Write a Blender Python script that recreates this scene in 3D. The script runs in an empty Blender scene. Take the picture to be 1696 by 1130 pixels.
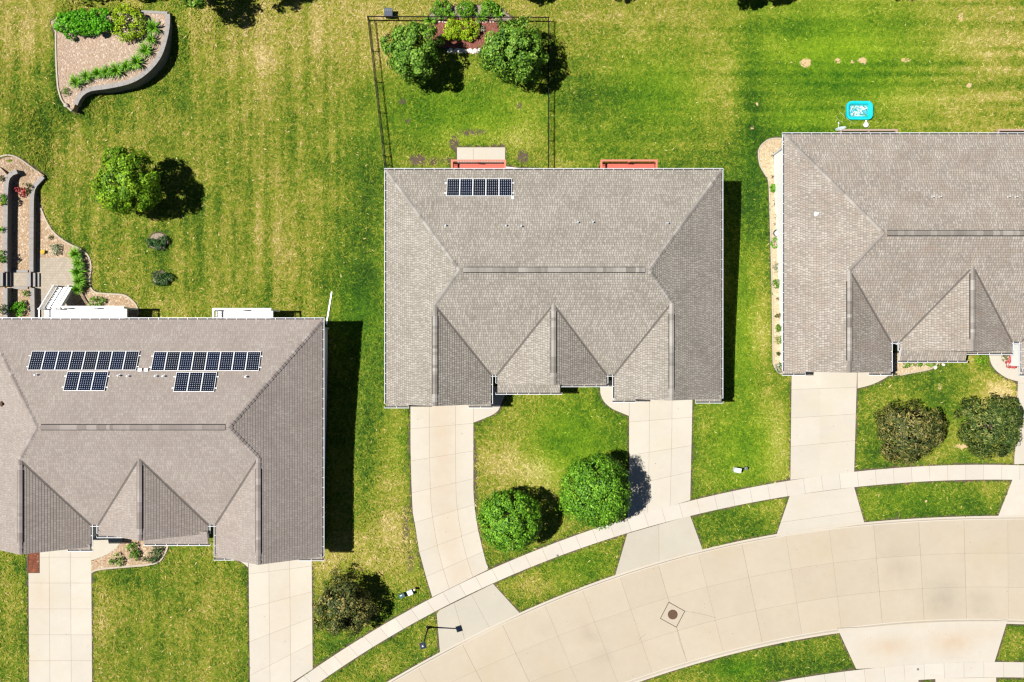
import bpy, bmesh, math, random
import numpy as np
from mathutils import Vector, Matrix

# ---------------------------------------------------------------- basics
R = random.Random(11)
NR = np.random.RandomState(5)
H, FO, CX, CY = 85.0, 1742.0, 848.0, 565.0     # drone height, focal (photo pixels), nadir

def U(px, py, z=0.0):
    s = (H - z) / FO
    return ((px - CX) * s, -(py - CY) * s)

def ss(a, b, x):
    t = np.clip((x - a) / (b - a), 0, 1)
    return t * t * (3 - 2 * t)

def to_px(X, Y):
    return X * FO / 86.5 + CX, CY - Y * FO / 86.5

def gz(X, Y):
    """height of the lawn: flat along the street, falling to walk-out level behind the houses"""
    gx, gy = to_px(X, Y)
    zf = -0.8 + 0.5 * ss(540, 700, gx)
    pf = 905 - 255 * ss(545, 640, gx) - 50 * ss(1200, 1300, gx)
    pb = 560 - 250 * ss(545, 640, gx) - 60 * ss(1200, 1300, gx)
    t = ss(pb, pf, gy)
    z = -2.5 + (zf + 2.5) * t
    m1 = 1.6 * (1 - ss(100, 190, gx)) * (1 - ss(150, 215, gy))
    m2 = 1.1 * (1 - ss(10, 110, gy)) * (1 - ss(300, 460, gx))
    m3 = 1.4 * (1 - ss(5, 105, gx)) * (1 - ss(262, 335, gy))
    return z + np.maximum(np.maximum(m1, m2), m3)

def gz1(X, Y):
    return float(gz(np.float64(X), np.float64(Y)))

def G(px, py, h=0.0):
    z = -1.0
    for _ in range(8):
        X, Y = U(px, py, z + h)
        z = gz1(X, Y)
    return X, Y, z

scene = bpy.context.scene
col = scene.collection

def link(o):
    col.objects.link(o)
    return o

def tag(o, label=None, cat=None, group=None, kind=None):
    if label: o['label'] = label
    if cat: o['category'] = cat
    if group: o['group'] = group
    if kind: o['kind'] = kind
    return o

def empty(name, loc, label=None, cat=None, group=None):
    o = bpy.data.objects.new(name, None)
    o.location = loc
    o.empty_display_size = 0.3
    link(o)
    return tag(o, label, cat, group)

def root_loc(o):
    while o.parent: o = o.parent
    return Vector(o.location)

def finish(name, me, mats, parent=None, origin=None, local=False):
    """make the object; mesh vertices are given in world space unless local"""
    for m in mats: me.materials.append(m)
    if parent is not None:
        if not local:
            me.transform(Matrix.Translation(-root_loc(parent)))
        o = bpy.data.objects.new(name, me)
        o.parent = parent
    else:
        if origin is None and not local:
            n = len(me.vertices)
            a = np.empty(n * 3, dtype=np.float32); me.vertices.foreach_get('co', a); a = a.reshape(-1, 3)
            origin = Vector(((a[:, 0].min() + a[:, 0].max()) / 2, (a[:, 1].min() + a[:, 1].max()) / 2, a[:, 2].min()))
        o = bpy.data.objects.new(name, me)
        if origin is not None and not local:
            me.transform(Matrix.Translation(-Vector(origin)))
            o.location = origin
    return link(o)

class MB:
    def __init__(s):
        s.v, s.f, s.m, s.uv, s.t = [], [], [], [], []
    def add(s, vs, fs, mat=0, uvs=None, tone=None):
        b = len(s.v)
        s.v += [tuple(p) for p in vs]
        tn = R.random() if tone is None else tone
        for i, f in enumerate(fs):
            s.f.append([b + k for k in f]); s.m.append(mat); s.t.append(tn)
            s.uv.append(uvs[i] if uvs else None)
    def box(s, x0, x1, y0, y1, z0, z1, mat=0, tone=None):
        v = [(x0,y0,z0),(x1,y0,z0),(x1,y1,z0),(x0,y1,z0),(x0,y0,z1),(x1,y0,z1),(x1,y1,z1),(x0,y1,z1)]
        s.add(v, [(0,3,2,1),(4,5,6,7),(0,1,5,4),(1,2,6,5),(2,3,7,6),(3,0,4,7)], mat, tone=tone)
    def beam(s, p, q, w, h, mat=0, up=(0,0,1), tone=None):
        p, q = Vector(p), Vector(q); d = (q - p).normalized(); up = Vector(up)
        if abs(d.dot(up)) > 0.98: up = Vector((0,1,0))
        a = d.cross(up).normalized(); b = a.cross(d).normalized()
        a *= w / 2; b *= h / 2
        v = [p-a-b, p+a-b, p+a+b, p-a+b, q-a-b, q+a-b, q+a+b, q-a+b]
        s.add(v, [(0,1,2,3),(7,6,5,4),(0,4,5,1),(1,5,6,2),(2,6,7,3),(3,7,4,0)], mat, tone=tone)
    def tube(s, pts, rads, n=8, mat=0, cap=True):
        pts = [Vector(p) for p in pts]; b = len(s.v); k = len(pts)
        for i, p in enumerate(pts):
            d = (pts[min(i+1, k-1)] - pts[max(i-1, 0)]).normalized()
            u = Vector((1,0,0)) if abs(d.z) > 0.9 else Vector((0,0,1))
            a = d.cross(u).normalized(); c = d.cross(a).normalized()
            for j in range(n):
                t = 2 * math.pi * j / n
                s.v.append(tuple(p + (a * math.cos(t) + c * math.sin(t)) * rads[i]))
        tn = R.random()
        def face(f):
            s.f.append(f); s.m.append(mat); s.uv.append(None); s.t.append(tn)
        for i in range(k - 1):
            for j in range(n):
                face([b+i*n+j, b+i*n+(j+1)%n, b+(i+1)*n+(j+1)%n, b+(i+1)*n+j])
        if cap:
            face([b+j for j in range(n)][::-1]); face([b+(k-1)*n+j for j in range(n)])
    def prism(s, poly, z0, z1, mat=0, mat_top=None):
        n = len(poly)
        a = sum(poly[i][0]*poly[(i+1)%n][1]-poly[(i+1)%n][0]*poly[i][1] for i in range(n))
        if a < 0: poly = poly[::-1]
        v = [(p[0],p[1],z0) for p in poly] + [(p[0],p[1],z1) for p in poly]
        s.add(v, [[i,(i+1)%n,n+(i+1)%n,n+i] for i in range(n)], mat)
        s.add([(p[0],p[1],z1) for p in poly], [list(range(n))], mat if mat_top is None else mat_top)
    def mesh(s, name):
        me = bpy.data.meshes.new(name)
        me.from_pydata(s.v, [], s.f)
        me.polygons.foreach_set('material_index', s.m)
        at = me.attributes.new('tone', 'FLOAT', 'FACE'); at.data.foreach_set('value', s.t)
        if any(u is not None for u in s.uv):
            ul = me.uv_layers.new(name='UVMap'); d = []
            for f, u in zip(s.f, s.uv):
                d += [c for q in (u or [(0,0)] * len(f)) for c in q]
            ul.data.foreach_set('uv', d)
        me.update()
        return me
    def build(s, name, mats, parent=None, origin=None, local=False, smooth=False, bevel=0):
        me = s.mesh(name)
        if smooth: me.shade_smooth()
        o = finish(name, me, mats if isinstance(mats, list) else [mats], parent, origin, local)
        if bevel:
            md = o.modifiers.new('Bevel', 'BEVEL'); md.width = bevel; md.segments = 2; md.limit_method = 'ANGLE'
        return o

# ---------------------------------------------------------------- materials
class NT:
    def __init__(s, name):
        s.mat = bpy.data.materials.new(name); s.mat.use_nodes = True
        s.n = s.mat.node_tree.nodes; s.l = s.mat.node_tree.links
        s.p = s.n['Principled BSDF']
        s.out = s.n['Material Output']
    def new(s, t, **kw):
        n = s.n.new(t)
        for k, v in kw.items(): setattr(n, k, v)
        return n
    def link(s, a, b): s.l.new(a, b)
    def val(s, sock, x):
        if hasattr(x, 'links'): s.l.new(x, sock)
        else: sock.default_value = x
    def math(s, op, a, b=None, c=None, clamp=False):
        n = s.new('ShaderNodeMath', operation=op, use_clamp=clamp)
        s.val(n.inputs[0], a)
        if b is not None: s.val(n.inputs[1], b)
        if c is not None: s.val(n.inputs[2], c)
        return n.outputs[0]
    def coord(s): return s.new('ShaderNodeTexCoord').outputs['Object']
    def pos(s): return s.new('ShaderNodeNewGeometry').outputs['Position']
    def noise(s, vec, scale, detail=2, rough=0.5, stretch=None, dist=0.0):
        if stretch:
            m = s.new('ShaderNodeMapping'); m.inputs['Scale'].default_value = stretch
            s.link(vec, m.inputs['Vector']); vec = m.outputs[0]
        n = s.new('ShaderNodeTexNoise'); s.link(vec, n.inputs['Vector'])
        n.inputs['Scale'].default_value = scale; n.inputs['Detail'].default_value = detail
        n.inputs['Roughness'].default_value = rough; n.inputs['Distortion'].default_value = dist
        return n.outputs['Fac']
    def ramp(s, fac, stops):
        n = s.new('ShaderNodeValToRGB'); e = n.color_ramp.elements
        while len(e) < len(stops): e.new(0.5)
        for i, (p, c) in enumerate(stops):
            e[i].position = p; e[i].color = (c[0], c[1], c[2], 1)
        s.link(fac, n.inputs[0]); return n.outputs[0]
    def mix(s, fac, a, b, mode='MIX'):
        n = s.new('ShaderNodeMix', data_type='RGBA', blend_type=mode)
        s.val(n.inputs[0], fac)
        for k, x in ((6, a), (7, b)):
            if hasattr(x, 'links'): s.l.new(x, n.inputs[k])
            else: n.inputs[k].default_value = (x[0], x[1], x[2], 1)
        return n.outputs[2]
    def attr(s, name): return s.new('ShaderNodeAttribute', attribute_name=name).outputs['Fac']
    def bump(s, h, strength=0.3, dist=0.02):
        n = s.new('ShaderNodeBump'); n.inputs['Strength'].default_value = strength; n.inputs['Distance'].default_value = dist
        s.link(h, n.inputs['Height']); s.link(n.outputs[0], s.p.inputs['Normal'])
    def base(s, c, rough=0.8, spec=0.3):
        if hasattr(c, 'links'): s.link(c, s.p.inputs['Base Color'])
        else: s.p.inputs['Base Color'].default_value = (c[0], c[1], c[2], 1)
        s.p.inputs['Roughness'].default_value = rough
        s.p.inputs['Specular IOR Level'].default_value = spec
        return s.mat

def plain(name, c, rough=0.6, metal=0.0, var=0.12, spec=0.35, scale=6):
    t = NT(name)
    f = t.noise(t.coord(), scale, 3)
    cc = t.mix(f, [x * (1 - var) for x in c], [min(1, x * (1 + var)) for x in c])
    t.p.inputs['Metallic'].default_value = metal
    return t.base(cc, rough, spec)

GRASS_STOPS = [(0.0, (0.008, 0.022, 0.003)), (0.22, (0.026, 0.064, 0.004)), (0.38, (0.064, 0.112, 0.007)),
               (0.52, (0.132, 0.152, 0.012)), (0.66, (0.206, 0.188, 0.030)), (0.82, (0.300, 0.236, 0.084)), (1.0, (0.42, 0.33, 0.16))]

def mat_grass(name, blade=False):
    t = NT(name); p = t.pos()
    n1 = t.noise(p, 0.55, 4, 0.6)
    n2 = t.noise(p, 2.4, 5, 0.68, dist=0.5)
    n3 = t.noise(p, 11.0, 2, 0.6, dist=1.0)
    d = t.attr('dry')
    s = t.math('ADD', d, t.math('MULTIPLY', t.math('SUBTRACT', n1, 0.5), 0.42))
    s = t.math('ADD', s, t.math('MULTIPLY', t.math('SUBTRACT', n2, 0.5), 0.62))
    if blade:
        s = t.math('ADD', s, t.math('MULTIPLY', t.math('SUBTRACT', t.attr('tone'), 0.52), 0.42), clamp=True)
    else:
        s = t.math('ADD', s, t.math('MULTIPLY', t.math('SUBTRACT', n3, 0.62), 0.60), clamp=True)
    c = t.ramp(s, GRASS_STOPS)
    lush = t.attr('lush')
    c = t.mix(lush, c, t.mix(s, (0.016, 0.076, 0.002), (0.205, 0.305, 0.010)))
    soil = t.math('MULTIPLY', t.attr('soil'), t.math('ADD', t.noise(p, 2.5, 4, 0.7), 0.45), clamp=True)
    soil = t.math('SMOOTH_MIN', t.math('MULTIPLY', t.math('SUBTRACT', soil, 0.35), 3.0, clamp=True), 1.0, 0.05)
    c = t.mix(soil, c, t.mix(n2, (0.030, 0.022, 0.015), (0.13, 0.095, 0.065)))
    sand = t.math('MULTIPLY', t.math('SUBTRACT', t.math('MULTIPLY', t.attr('bare'), t.math('MULTIPLY', t.noise(p, 2.6, 4, 0.7), 1.9)), 0.52), 7.0, clamp=True)
    c = t.mix(sand, c, (0.40, 0.285, 0.15))
    if not blade: t.bump(t.math('ADD', t.math('MULTIPLY', n2, 1.0), t.math('MULTIPLY', n3, 0.7)), 0.8, 0.10)
    return t.base(c, 0.9, 0.12)

def mat_concrete(name, c, stain_col=(0.30, 0.185, 0.09), stain=0.0):
    t = NT(name); p = t.pos()
    a = t.noise(p, 0.35, 4, 0.6); b = t.noise(p, 2.0, 5, 0.65); f = t.noise(p, 30, 2, 0.6)
    br = t.math('ADD', t.math('MULTIPLY', a, 0.16), t.math('MULTIPLY', b, 0.10))
    br = t.math('ADD', br, t.math('MULTIPLY', f, 0.06))
    br = t.math('ADD', br, t.math('MULTIPLY', t.attr('tone'), 0.07))
    br = t.math('ADD', br, 0.80)
    cc = t.mix(1.0, c, t.new('ShaderNodeCombineColor').outputs[0], 'MULTIPLY')
    comb = cc.node.inputs[7].links[0].from_node
    for i in range(3): t.link(br, comb.inputs[i])
    warm = t.math('MULTIPLY', t.math('SUBTRACT', t.noise(p, 0.22, 5, 0.65), 0.5), 2.6, clamp=True)
    cc = t.mix(warm, cc, [c[0]*0.97, c[1]*0.92, c[2]*0.82])
    dk = t.math('MULTIPLY', t.math('SUBTRACT', t.noise(p, 0.6, 5, 0.7, (1, 1.8, 1)), 0.60), 3.0, clamp=True)
    cc = t.mix(t.math('MULTIPLY', dk, 0.35), cc, [x * 0.62 for x in c])
    if stain:
        st = t.math('MULTIPLY', t.attr('stain'), t.math('ADD', t.noise(p, 1.2, 4, 0.6), 0.3), clamp=True)
        cc = t.mix(t.math('MULTIPLY', st, stain), cc, stain_col)
    spots = t.math('GREATER_THAN', t.noise(p, 7.0, 0, 0.5), 0.865)
    cc = t.mix(t.math('MULTIPLY', spots, 0.7), cc, (0.12, 0.10, 0.08))
    t.bump(f, 0.15, 0.01)
    return t.base(cc, 0.85, 0.2)

def mat_shingle(name, dark, light, brown, brown_amt, patch=0.75, bandamt=0.42, slotamt=0.62):
    """laminated shingle: every tab its own blend of granules"""
    t = NT(name)
    uv = t.new('ShaderNodeUVMap'); uv.uv_map = 'UVMap'
    sp = t.new('ShaderNodeSeparateXYZ'); t.link(uv.outputs[0], sp.inputs[0])
    row = t.math('FLOOR', t.math('MULTIPLY', sp.outputs[1], 1 / COURSE))
    fv = t.math('FRACT', t.math('MULTIPLY', sp.outputs[1], 1 / COURSE))
    wn = t.new('ShaderNodeTexWhiteNoise', noise_dimensions='1D'); t.link(row, wn.inputs['W'])
    uu = t.math('ADD', t.math('MULTIPLY', sp.outputs[0], 1 / 0.185), t.math('MULTIPLY', wn.outputs['Value'], 9.0))
    cell = t.math('FLOOR', uu)
    cv = t.new('ShaderNodeCombineXYZ'); t.link(cell, cv.inputs[0]); t.link(row, cv.inputs[1])
    w2 = t.new('ShaderNodeTexWhiteNoise', noise_dimensions='2D'); t.link(cv.outputs[0], w2.inputs['Vector'])
    big = t.noise(t.pos(), 0.45, 4, 0.6)
    r = t.math('ADD', t.math('MULTIPLY_ADD', w2.outputs['Value'], 0.62, 0.22), t.math('MULTIPLY', t.math('SUBTRACT', big, 0.5), patch))
    gr = t.noise(uv.outputs[0], 26, 2, 0.6)
    r = t.math('ADD', r, t.math('MULTIPLY', t.math('SUBTRACT', gr, 0.5), 0.25), clamp=True)
    c = t.ramp(r, [(0.0, dark), (0.5, [0.42*a+0.58*b for a, b in zip(dark, light)]), (0.85, light), (1.0, [x*1.08 for x in light])])
    slot = t.math('MULTIPLY', t.math('LESS_THAN', t.math('FRACT', uu), 0.34), t.math('GREATER_THAN', w2.outputs['Value'], 0.22))
    c = t.mix(t.math('MULTIPLY', slot, slotamt), c, [x * 0.72 for x in dark])
    bm = t.math('MULTIPLY', t.math('SUBTRACT', t.noise(t.pos(), 0.8, 4, 0.65), 0.45), 4.0, clamp=True)
    sel = t.math('MULTIPLY', t.math('MULTIPLY', bm, w2.outputs['Value']), brown_amt)
    c = t.mix(sel, c, brown)
    band = t.math('MULTIPLY', t.math('LESS_THAN', fv, 0.22), bandamt)      # dark granule band printed along each lower edge
    c = t.mix(band, c, [x * 0.55 for x in dark])
    return t.base(c, 0.92, 0.15)

def mat_cap(name, dark, light):
    t = NT(name)
    c = t.ramp(t.attr('tone'), [(0.0, dark), (0.6, [(a+b)/2 for a, b in zip(dark, light)]), (1.0, light)])
    f = t.noise(t.coord(), 18, 3)
    c = t.mix(t.math('MULTIPLY', f, 0.5), c, dark)
    return t.base(c, 0.92, 0.15)

def mat_gravel(name, cols, scale=9.0):
    t = NT(name); p = t.pos()
    v = t.new('ShaderNodeTexVoronoi'); t.link(p, v.inputs['Vector']); v.inputs['Scale'].default_value = scale
    sp = t.new('ShaderNodeSeparateColor'); t.link(v.outputs['Color'], sp.inputs[0])
    c = t.ramp(sp.outputs[0], [(i / (len(cols) - 1), q) for i, q in enumerate(cols)])
    b = t.noise(p, 0.7, 3)
    c = t.mix(t.math('MULTIPLY', b, 0.35), c, cols[0])
    t.bump(t.math('SUBTRACT', 1.0, v.outputs['Distance']), 0.8, 0.06)
    return t.base(c, 0.9, 0.2)

def mat_leaf(name, dark, mid, light, trans=0.25, rough=0.5):
    t = NT(name)
    c = t.ramp(t.attr('tone'), [(0.0, dark), (0.55, mid), (1.0, light)])
    t.base(c, rough, 0.18)
    tr = t.new('ShaderNodeBsdfTranslucent'); t.link(t.mix(1.0, c, (0.9, 1.0, 0.35), 'MULTIPLY'), tr.inputs[0])
    mx = t.new('ShaderNodeMixShader'); mx.inputs[0].default_value = trans
    t.link(t.p.outputs[0], mx.inputs[1]); t.link(tr.outputs[0], mx.inputs[2]); t.link(mx.outputs[0], t.out.inputs[0])
    return t.mat

def mat_planks(name, c, step=0.14, axis=1):
    t = NT(name); p = t.pos()
    sp = t.new('ShaderNodeSeparateXYZ'); t.link(p, sp.inputs[0])
    r = t.math('MULTIPLY', sp.outputs[axis], 1 / step)
    wn = t.new('ShaderNodeTexWhiteNoise', noise_dimensions='1D'); t.link(t.math('FLOOR', r), wn.inputs['W'])
    g = t.noise(p, 3, 4, 0.6, (1, 12, 1))
    f = t.math('ADD', t.math('MULTIPLY', wn.outputs['Value'], 0.6), t.math('MULTIPLY', g, 0.4))
    cc = t.mix(f, [x * 0.8 for x in c], [min(1, x * 1.1) for x in c])
    gap = t.math('LESS_THAN', t.math('FRACT', r), 0.07)
    cc = t.mix(gap, cc, [x * 0.25 for x in c])
    return t.base(cc, 0.7, 0.3)

def mat_blocks(name, c):
    t = NT(name)
    b = t.new('ShaderNodeTexBrick'); 
    m = t.new('ShaderNodeMapping'); t.link(t.pos(), m.inputs[0]); m.inputs['Rotation'].default_value = (math.radians(90), 0, 0)
    t.link(m.outputs[0], b.inputs['Vector'])
    b.inputs['Scale'].default_value = 1.0; b.inputs['Brick Width'].default_value = 0.4; b.inputs['Row Height'].default_value = 0.2
    b.inputs['Mortar Size'].default_value = 0.01
    b.inputs['Color1'].default_value = (c[0]*0.8, c[1]*0.8, c[2]*0.8, 1); b.inputs['Color2'].default_value = (c[0]*1.15, c[1]*1.15, c[2]*1.15, 1)
    b.inputs['Mortar'].default_value = (c[0]*0.4, c[1]*0.4, c[2]*0.4, 1)
    f = t.noise(t.pos(), 9, 4, 0.7)
    cc = t.mix(t.math('MULTIPLY', f, 0.5), b.outputs['Color'], c)
    t.bump(f, 0.6, 0.03)
    return t.base(cc, 0.9, 0.2)

def mat_pavers(name, c):
    t = NT(name)
    b = t.new('ShaderNodeTexBrick'); t.link(t.pos(), b.inputs['Vector'])
    b.inputs['Scale'].default_value = 1.0; b.inputs['Brick Width'].default_value = 0.26; b.inputs['Row Height'].default_value = 0.20
    b.inputs['Mortar Size'].default_value = 0.008
    b.inputs['Color1'].default_value = (c[0]*0.9, c[1]*0.9, c[2]*0.9, 1); b.inputs['Color2'].default_value = (c[0]*1.08, c[1]*1.08, c[2]*1.08, 1)
    b.inputs['Mortar'].default_value = (c[0]*0.6, c[1]*0.6, c[2]*0.6, 1)
    return t.base(b.outputs['Color'], 0.85, 0.2)

COURSE = 0.21
M = {}
M['lawn'] = mat_grass('lawn_grass')
M['blade'] = mat_grass('grass_blades', True)
M['street'] = mat_concrete('street_concrete', (0.305, 0.264, 0.203), stain_col=(0.13, 0.115, 0.095), stain=0.55)
M['drive'] = mat_concrete('drive_concrete', (0.350, 0.322, 0.272), stain=0.8)
M['walk'] = mat_concrete('walk_concrete', (0.355, 0.328, 0.285))
M['apron'] = mat_concrete('apron_concrete', (0.300, 0.278, 0.230), stain=0.8)
M['kerb'] = mat_concrete('kerb_concrete', (0.350, 0.314, 0.258))
M['joint'] = plain('joint_sealant', (0.200, 0.168, 0.130), 0.9)
M['white'] = plain('white_paint', (0.78, 0.78, 0.78), 0.45, var=0.03)
M['siding'] = plain('white_siding', (0.72, 0.72, 0.70), 0.55, var=0.04)
M['gutter'] = plain('white_gutter', (0.52, 0.53, 0.55), 0.4, var=0.05)
M['gutter_in'] = plain('gutter_shade', (0.05, 0.048, 0.05), 0.9)  # trough bottom painted dark in place of the shade inside the gutter
M['soffit'] = plain('soffit_white', (0.6, 0.6, 0.6), 0.6)
M['garage'] = plain('garage_door_white', (0.6, 0.58, 0.54), 0.5)
M['glass'] = plain('dark_glass', (0.02, 0.025, 0.03), 0.08, spec=0.6)
M['black'] = plain('black_metal', (0.004, 0.004, 0.005), 0.6, spec=0.15)
M['rust'] = plain('rusty_iron', (0.070, 0.038, 0.022), 0.85, var=0.4, scale=14)
M['bark'] = plain('bark', (0.085, 0.06, 0.042), 0.9, var=0.3)
M['red_deck'] = mat_planks('red_deck_boards', (0.44, 0.095, 0.065))
M['red_rail'] = plain('red_deck_rail', (0.46, 0.125, 0.085), 0.6)
M['white_deck'] = mat_planks('white_deck_boards', (0.74, 0.73, 0.72))
M['tan_rail'] = plain('tan_deck_rail', (0.27, 0.185, 0.15), 0.7)
M['block'] = mat_blocks('grey_wall_block', (0.13, 0.125, 0.125))
M['cap'] = plain('grey_cap_stone', (0.205, 0.192, 0.182), 0.85, scale=3, var=0.2)
M['edging'] = plain('pale_edging', (0.31, 0.265, 0.205), 0.85)
M['gravel'] = mat_gravel('river_gravel', [(0.22, 0.135, 0.075), (0.32, 0.235, 0.150), (0.25, 0.185, 0.125), (0.45, 0.37, 0.28)])
M['gravel_pale'] = mat_gravel('pale_gravel', [(0.33, 0.255, 0.155), (0.41, 0.33, 0.215), (0.27, 0.195, 0.11), (0.46, 0.39, 0.28)])
M['gravel_pink'] = mat_gravel('pinkish_gravel', [(0.24, 0.165, 0.110), (0.31, 0.235, 0.175), (0.25, 0.185, 0.140), (0.42, 0.345, 0.275)])
M['mulch'] = mat_gravel('red_mulch', [(0.10, 0.035, 0.022), (0.19, 0.07, 0.05), (0.15, 0.05, 0.037), (0.23, 0.10, 0.075)], 12)
M['mulch_grey'] = mat_gravel('grey_mulch', [(0.17, 0.13, 0.10), (0.25, 0.20, 0.15), (0.21, 0.17, 0.14)], 12)
M['pavers'] = mat_pavers('tan_pavers', (0.275, 0.235, 0.185))
M['rock'] = plain('white_rock', (0.50, 0.45, 0.40), 0.9, var=0.25)
M['steel'] = plain('grey_steel', (0.33, 0.36, 0.40), 0.45, metal=.2)
M['vent_grey'] = plain('pale_vent', (0.42, 0.42, 0.42), 0.6)
M['valley'] = plain('valley_granules', (0.095, 0.083, 0.072), 0.9, var=0.25)
M['cell'] = None
# roofs: middle, left, right house
M['roof_mid'] = mat_shingle('shingles_middle', (0.1444, 0.1286, 0.1076), (0.2936, 0.2702, 0.2349), (0.1637, 0.1352, 0.1076), 0.2, bandamt=0.40)
M['roof_left'] = mat_shingle('shingles_left', (0.1752, 0.1473, 0.1299), (0.2551, 0.2237, 0.1990), (0.1637, 0.1258, 0.1057), 0.35, bandamt=0.15, slotamt=0.34)
M['roof_right'] = mat_shingle('shingles_right', (0.1444, 0.1249, 0.1040), (0.3060, 0.2759, 0.2402), (0.1829, 0.1286, 0.0941), 0.7, bandamt=0.36)
M['cap_mid'] = mat_cap('ridge_shingles_middle', (0.150, 0.138, 0.120), (0.31, 0.290, 0.262))
M['cap_left'] = mat_cap('ridge_shingles_left', (0.160, 0.135, 0.122), (0.27, 0.24, 0.222))
M['cap_right'] = mat_cap('ridge_shingles_right', (0.150, 0.134, 0.116), (0.31, 0.285, 0.255))
# foliage
M['leaf_bright'] = mat_leaf('leaves_bright', (0.028, 0.085, 0.004), (0.110, 0.235, 0.008), (0.330, 0.480, 0.024))
M['leaf_dense'] = mat_leaf('leaves_dense', (0.022, 0.085, 0.005), (0.090, 0.230, 0.010), (0.240, 0.450, 0.034), 0.2)
M['leaf_mid'] = mat_leaf('leaves_mid', (0.022, 0.068, 0.006), (0.088, 0.200, 0.014), (0.250, 0.390, 0.056), 0.2)
M['leaf_olive'] = mat_leaf('leaves_olive', (0.014, 0.022, 0.006), (0.062, 0.084, 0.016), (0.300, 0.235, 0.075), 0.15)
M['leaf_darkolive'] = mat_leaf('leaves_dark_olive', (0.012, 0.026, 0.006), (0.050, 0.090, 0.014), (0.220, 0.225, 0.055), 0.15)
M['leaf_hedge'] = mat_leaf('leaves_hedge', (0.030, 0.140, 0.004), (0.090, 0.320, 0.008), (0.170, 0.470, 0.020))
M['leaf_gold'] = mat_leaf('leaves_gold', (0.070, 0.150, 0.006), (0.240, 0.380, 0.010), (0.430, 0.470, 0.025))
M['leaf_lily'] = mat_leaf('leaves_lily', (0.040, 0.140, 0.006), (0.120, 0.310, 0.012), (0.230, 0.420, 0.040))
M['leaf_spruce'] = mat_leaf('needles_dark', (0.008, 0.032, 0.006), (0.026, 0.080, 0.016), (0.075, 0.150, 0.035), 0.05)
M['leaf_red'] = mat_leaf('leaves_red', (0.12, 0.020, 0.018), (0.42, 0.050, 0.055), (0.60, 0.15, 0.13))
M['leaf_grey'] = mat_leaf('leaves_greygreen', (0.05, 0.10, 0.05), (0.15, 0.23, 0.11), (0.62, 0.65, 0.52))
M['petal_y'] = plain('yellow_petals', (0.75, 0.36, 0.02), 0.6)

# ---------------------------------------------------------------- numpy helpers
def poly_mask(poly, X, Y):
    m = np.zeros(X.shape, bool); n = len(poly)
    for i in range(n):
        x0, y0 = poly[i][:2]; x1, y1 = poly[(i + 1) % n][:2]
        if y0 == y1: continue
        c = ((y0 > Y) != (y1 > Y)) & (X < (x1 - x0) * (Y - y0) / (y1 - y0) + x0)
        m ^= c
    return m

def spline(pts, n=8, closed=False):
    pts = [Vector((*p, 0)) if len(p) == 2 else Vector(p) for p in pts]
    out = []; k = len(pts)
    rng = range(k) if closed else range(k - 1)
    for i in rng:
        if closed: a, b, c, d = pts[(i-1) % k], pts[i], pts[(i+1) % k], pts[(i+2) % k]
        else: a, b, c, d = pts[max(i-1, 0)], pts[i], pts[i+1], pts[min(i+2, k-1)]
        for j in range(n):
            t = j / n
            out.append(0.5 * ((2*b) + (c-a)*t + (2*a-5*b+4*c-d)*t*t + (3*b-3*c+d-a)*t**3))
    if not closed: out.append(pts[-1])
    return [(p.x, p.y) for p in out]

def mesh_np(name, verts, faces_n, loops, tone=None, extra=None):
    """faces all with faces_n corners; loops flat index array"""
    me = bpy.data.meshes.new(name)
    nv = len(verts); nf = len(loops) // faces_n
    me.vertices.add(nv); me.vertices.foreach_set('co', np.asarray(verts, np.float32).ravel())
    me.loops.add(len(loops)); me.loops.foreach_set('vertex_index', np.asarray(loops, np.int32))
    me.polygons.add(nf); me.polygons.foreach_set('loop_start', np.arange(0, nf * faces_n, faces_n, dtype=np.int32))
    me.polygons.foreach_set('loop_total', np.full(nf, faces_n, np.int32))
    me.update(calc_edges=True)
    if tone is not None:
        a = me.attributes.new('tone', 'FLOAT', 'FACE'); a.data.foreach_set('value', np.asarray(tone, np.float32))
    for k, v in (extra or {}).items():
        a = me.attributes.new(k, 'FLOAT', 'POINT'); a.data.foreach_set('value', np.asarray(v, np.float32))
    return me

# ---------------------------------------------------------------- pavement curves (traced kerb and walk lines)
ku = [(641,1130),(674,1112),(728,1081),(760,1063),(847,1022),(900.5,999.5),(963,974.5),(1023,950),(1088,931),(1155.5,912.5),(1228,897),(1301,883.5),(1373,871),(1447,864),(1522,859.5),(1597,856.5),(1669,854.5)]
kl = [(1078,1121.5),(1158,1098),(1218,1083),(1270,1070),(1324.5,1056),(1389.5,1047),(1457,1039.5),(1527,1035),(1597,1033),(1667,1031.5)]
wu = [(518,1108),(536.5,1097),(564,1081),(593,1061),(616.5,1046),(641.5,1031),(663,1018),(683,1007),(715,991),(744,974.5),(775,959.5),(809,943),(846.5,928),(865.5,919.5),(893,911),(923,899.5),(952,888),(980.5,879.5),(1007,871),(1038,859.5),(1074,847),(1142,828.5),(1208,813.5),(1270,801.5),(1309.5,795),(1357,788),(1414.5,781.5),(1447,779),(1497,775),(1547,772.5),(1597,771),(1672,769)]
wl = [(531.5,1129.5),(550,1117),(576.5,1098),(603,1079.5),(629,1063),(651.5,1050),(674,1037),(691.5,1027),(723,1012),(754,997),(786.5,982),(816.5,967),(846.5,953),(873,943),(902,931),(930.5,919.5),(958,908),(987,898),(1013,891),(1039,883),(1075.5,872),(1110.5,862.5),(1143,854.5),(1180.5,846.5),(1223,836.5),(1270.5,827.5),(1309.5,820.5),(1357,813.5),(1414.5,807),(1472,802),(1522,798.5),(1597,795.5),(1677,794)]
bu = [(1292,1129.5),(1337,1121),(1392,1112),(1419.5,1109),(1472,1104.5),(1522,1101),(1582,1098),(1647,1096.5),(1694.5,1096.5)]
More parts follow.
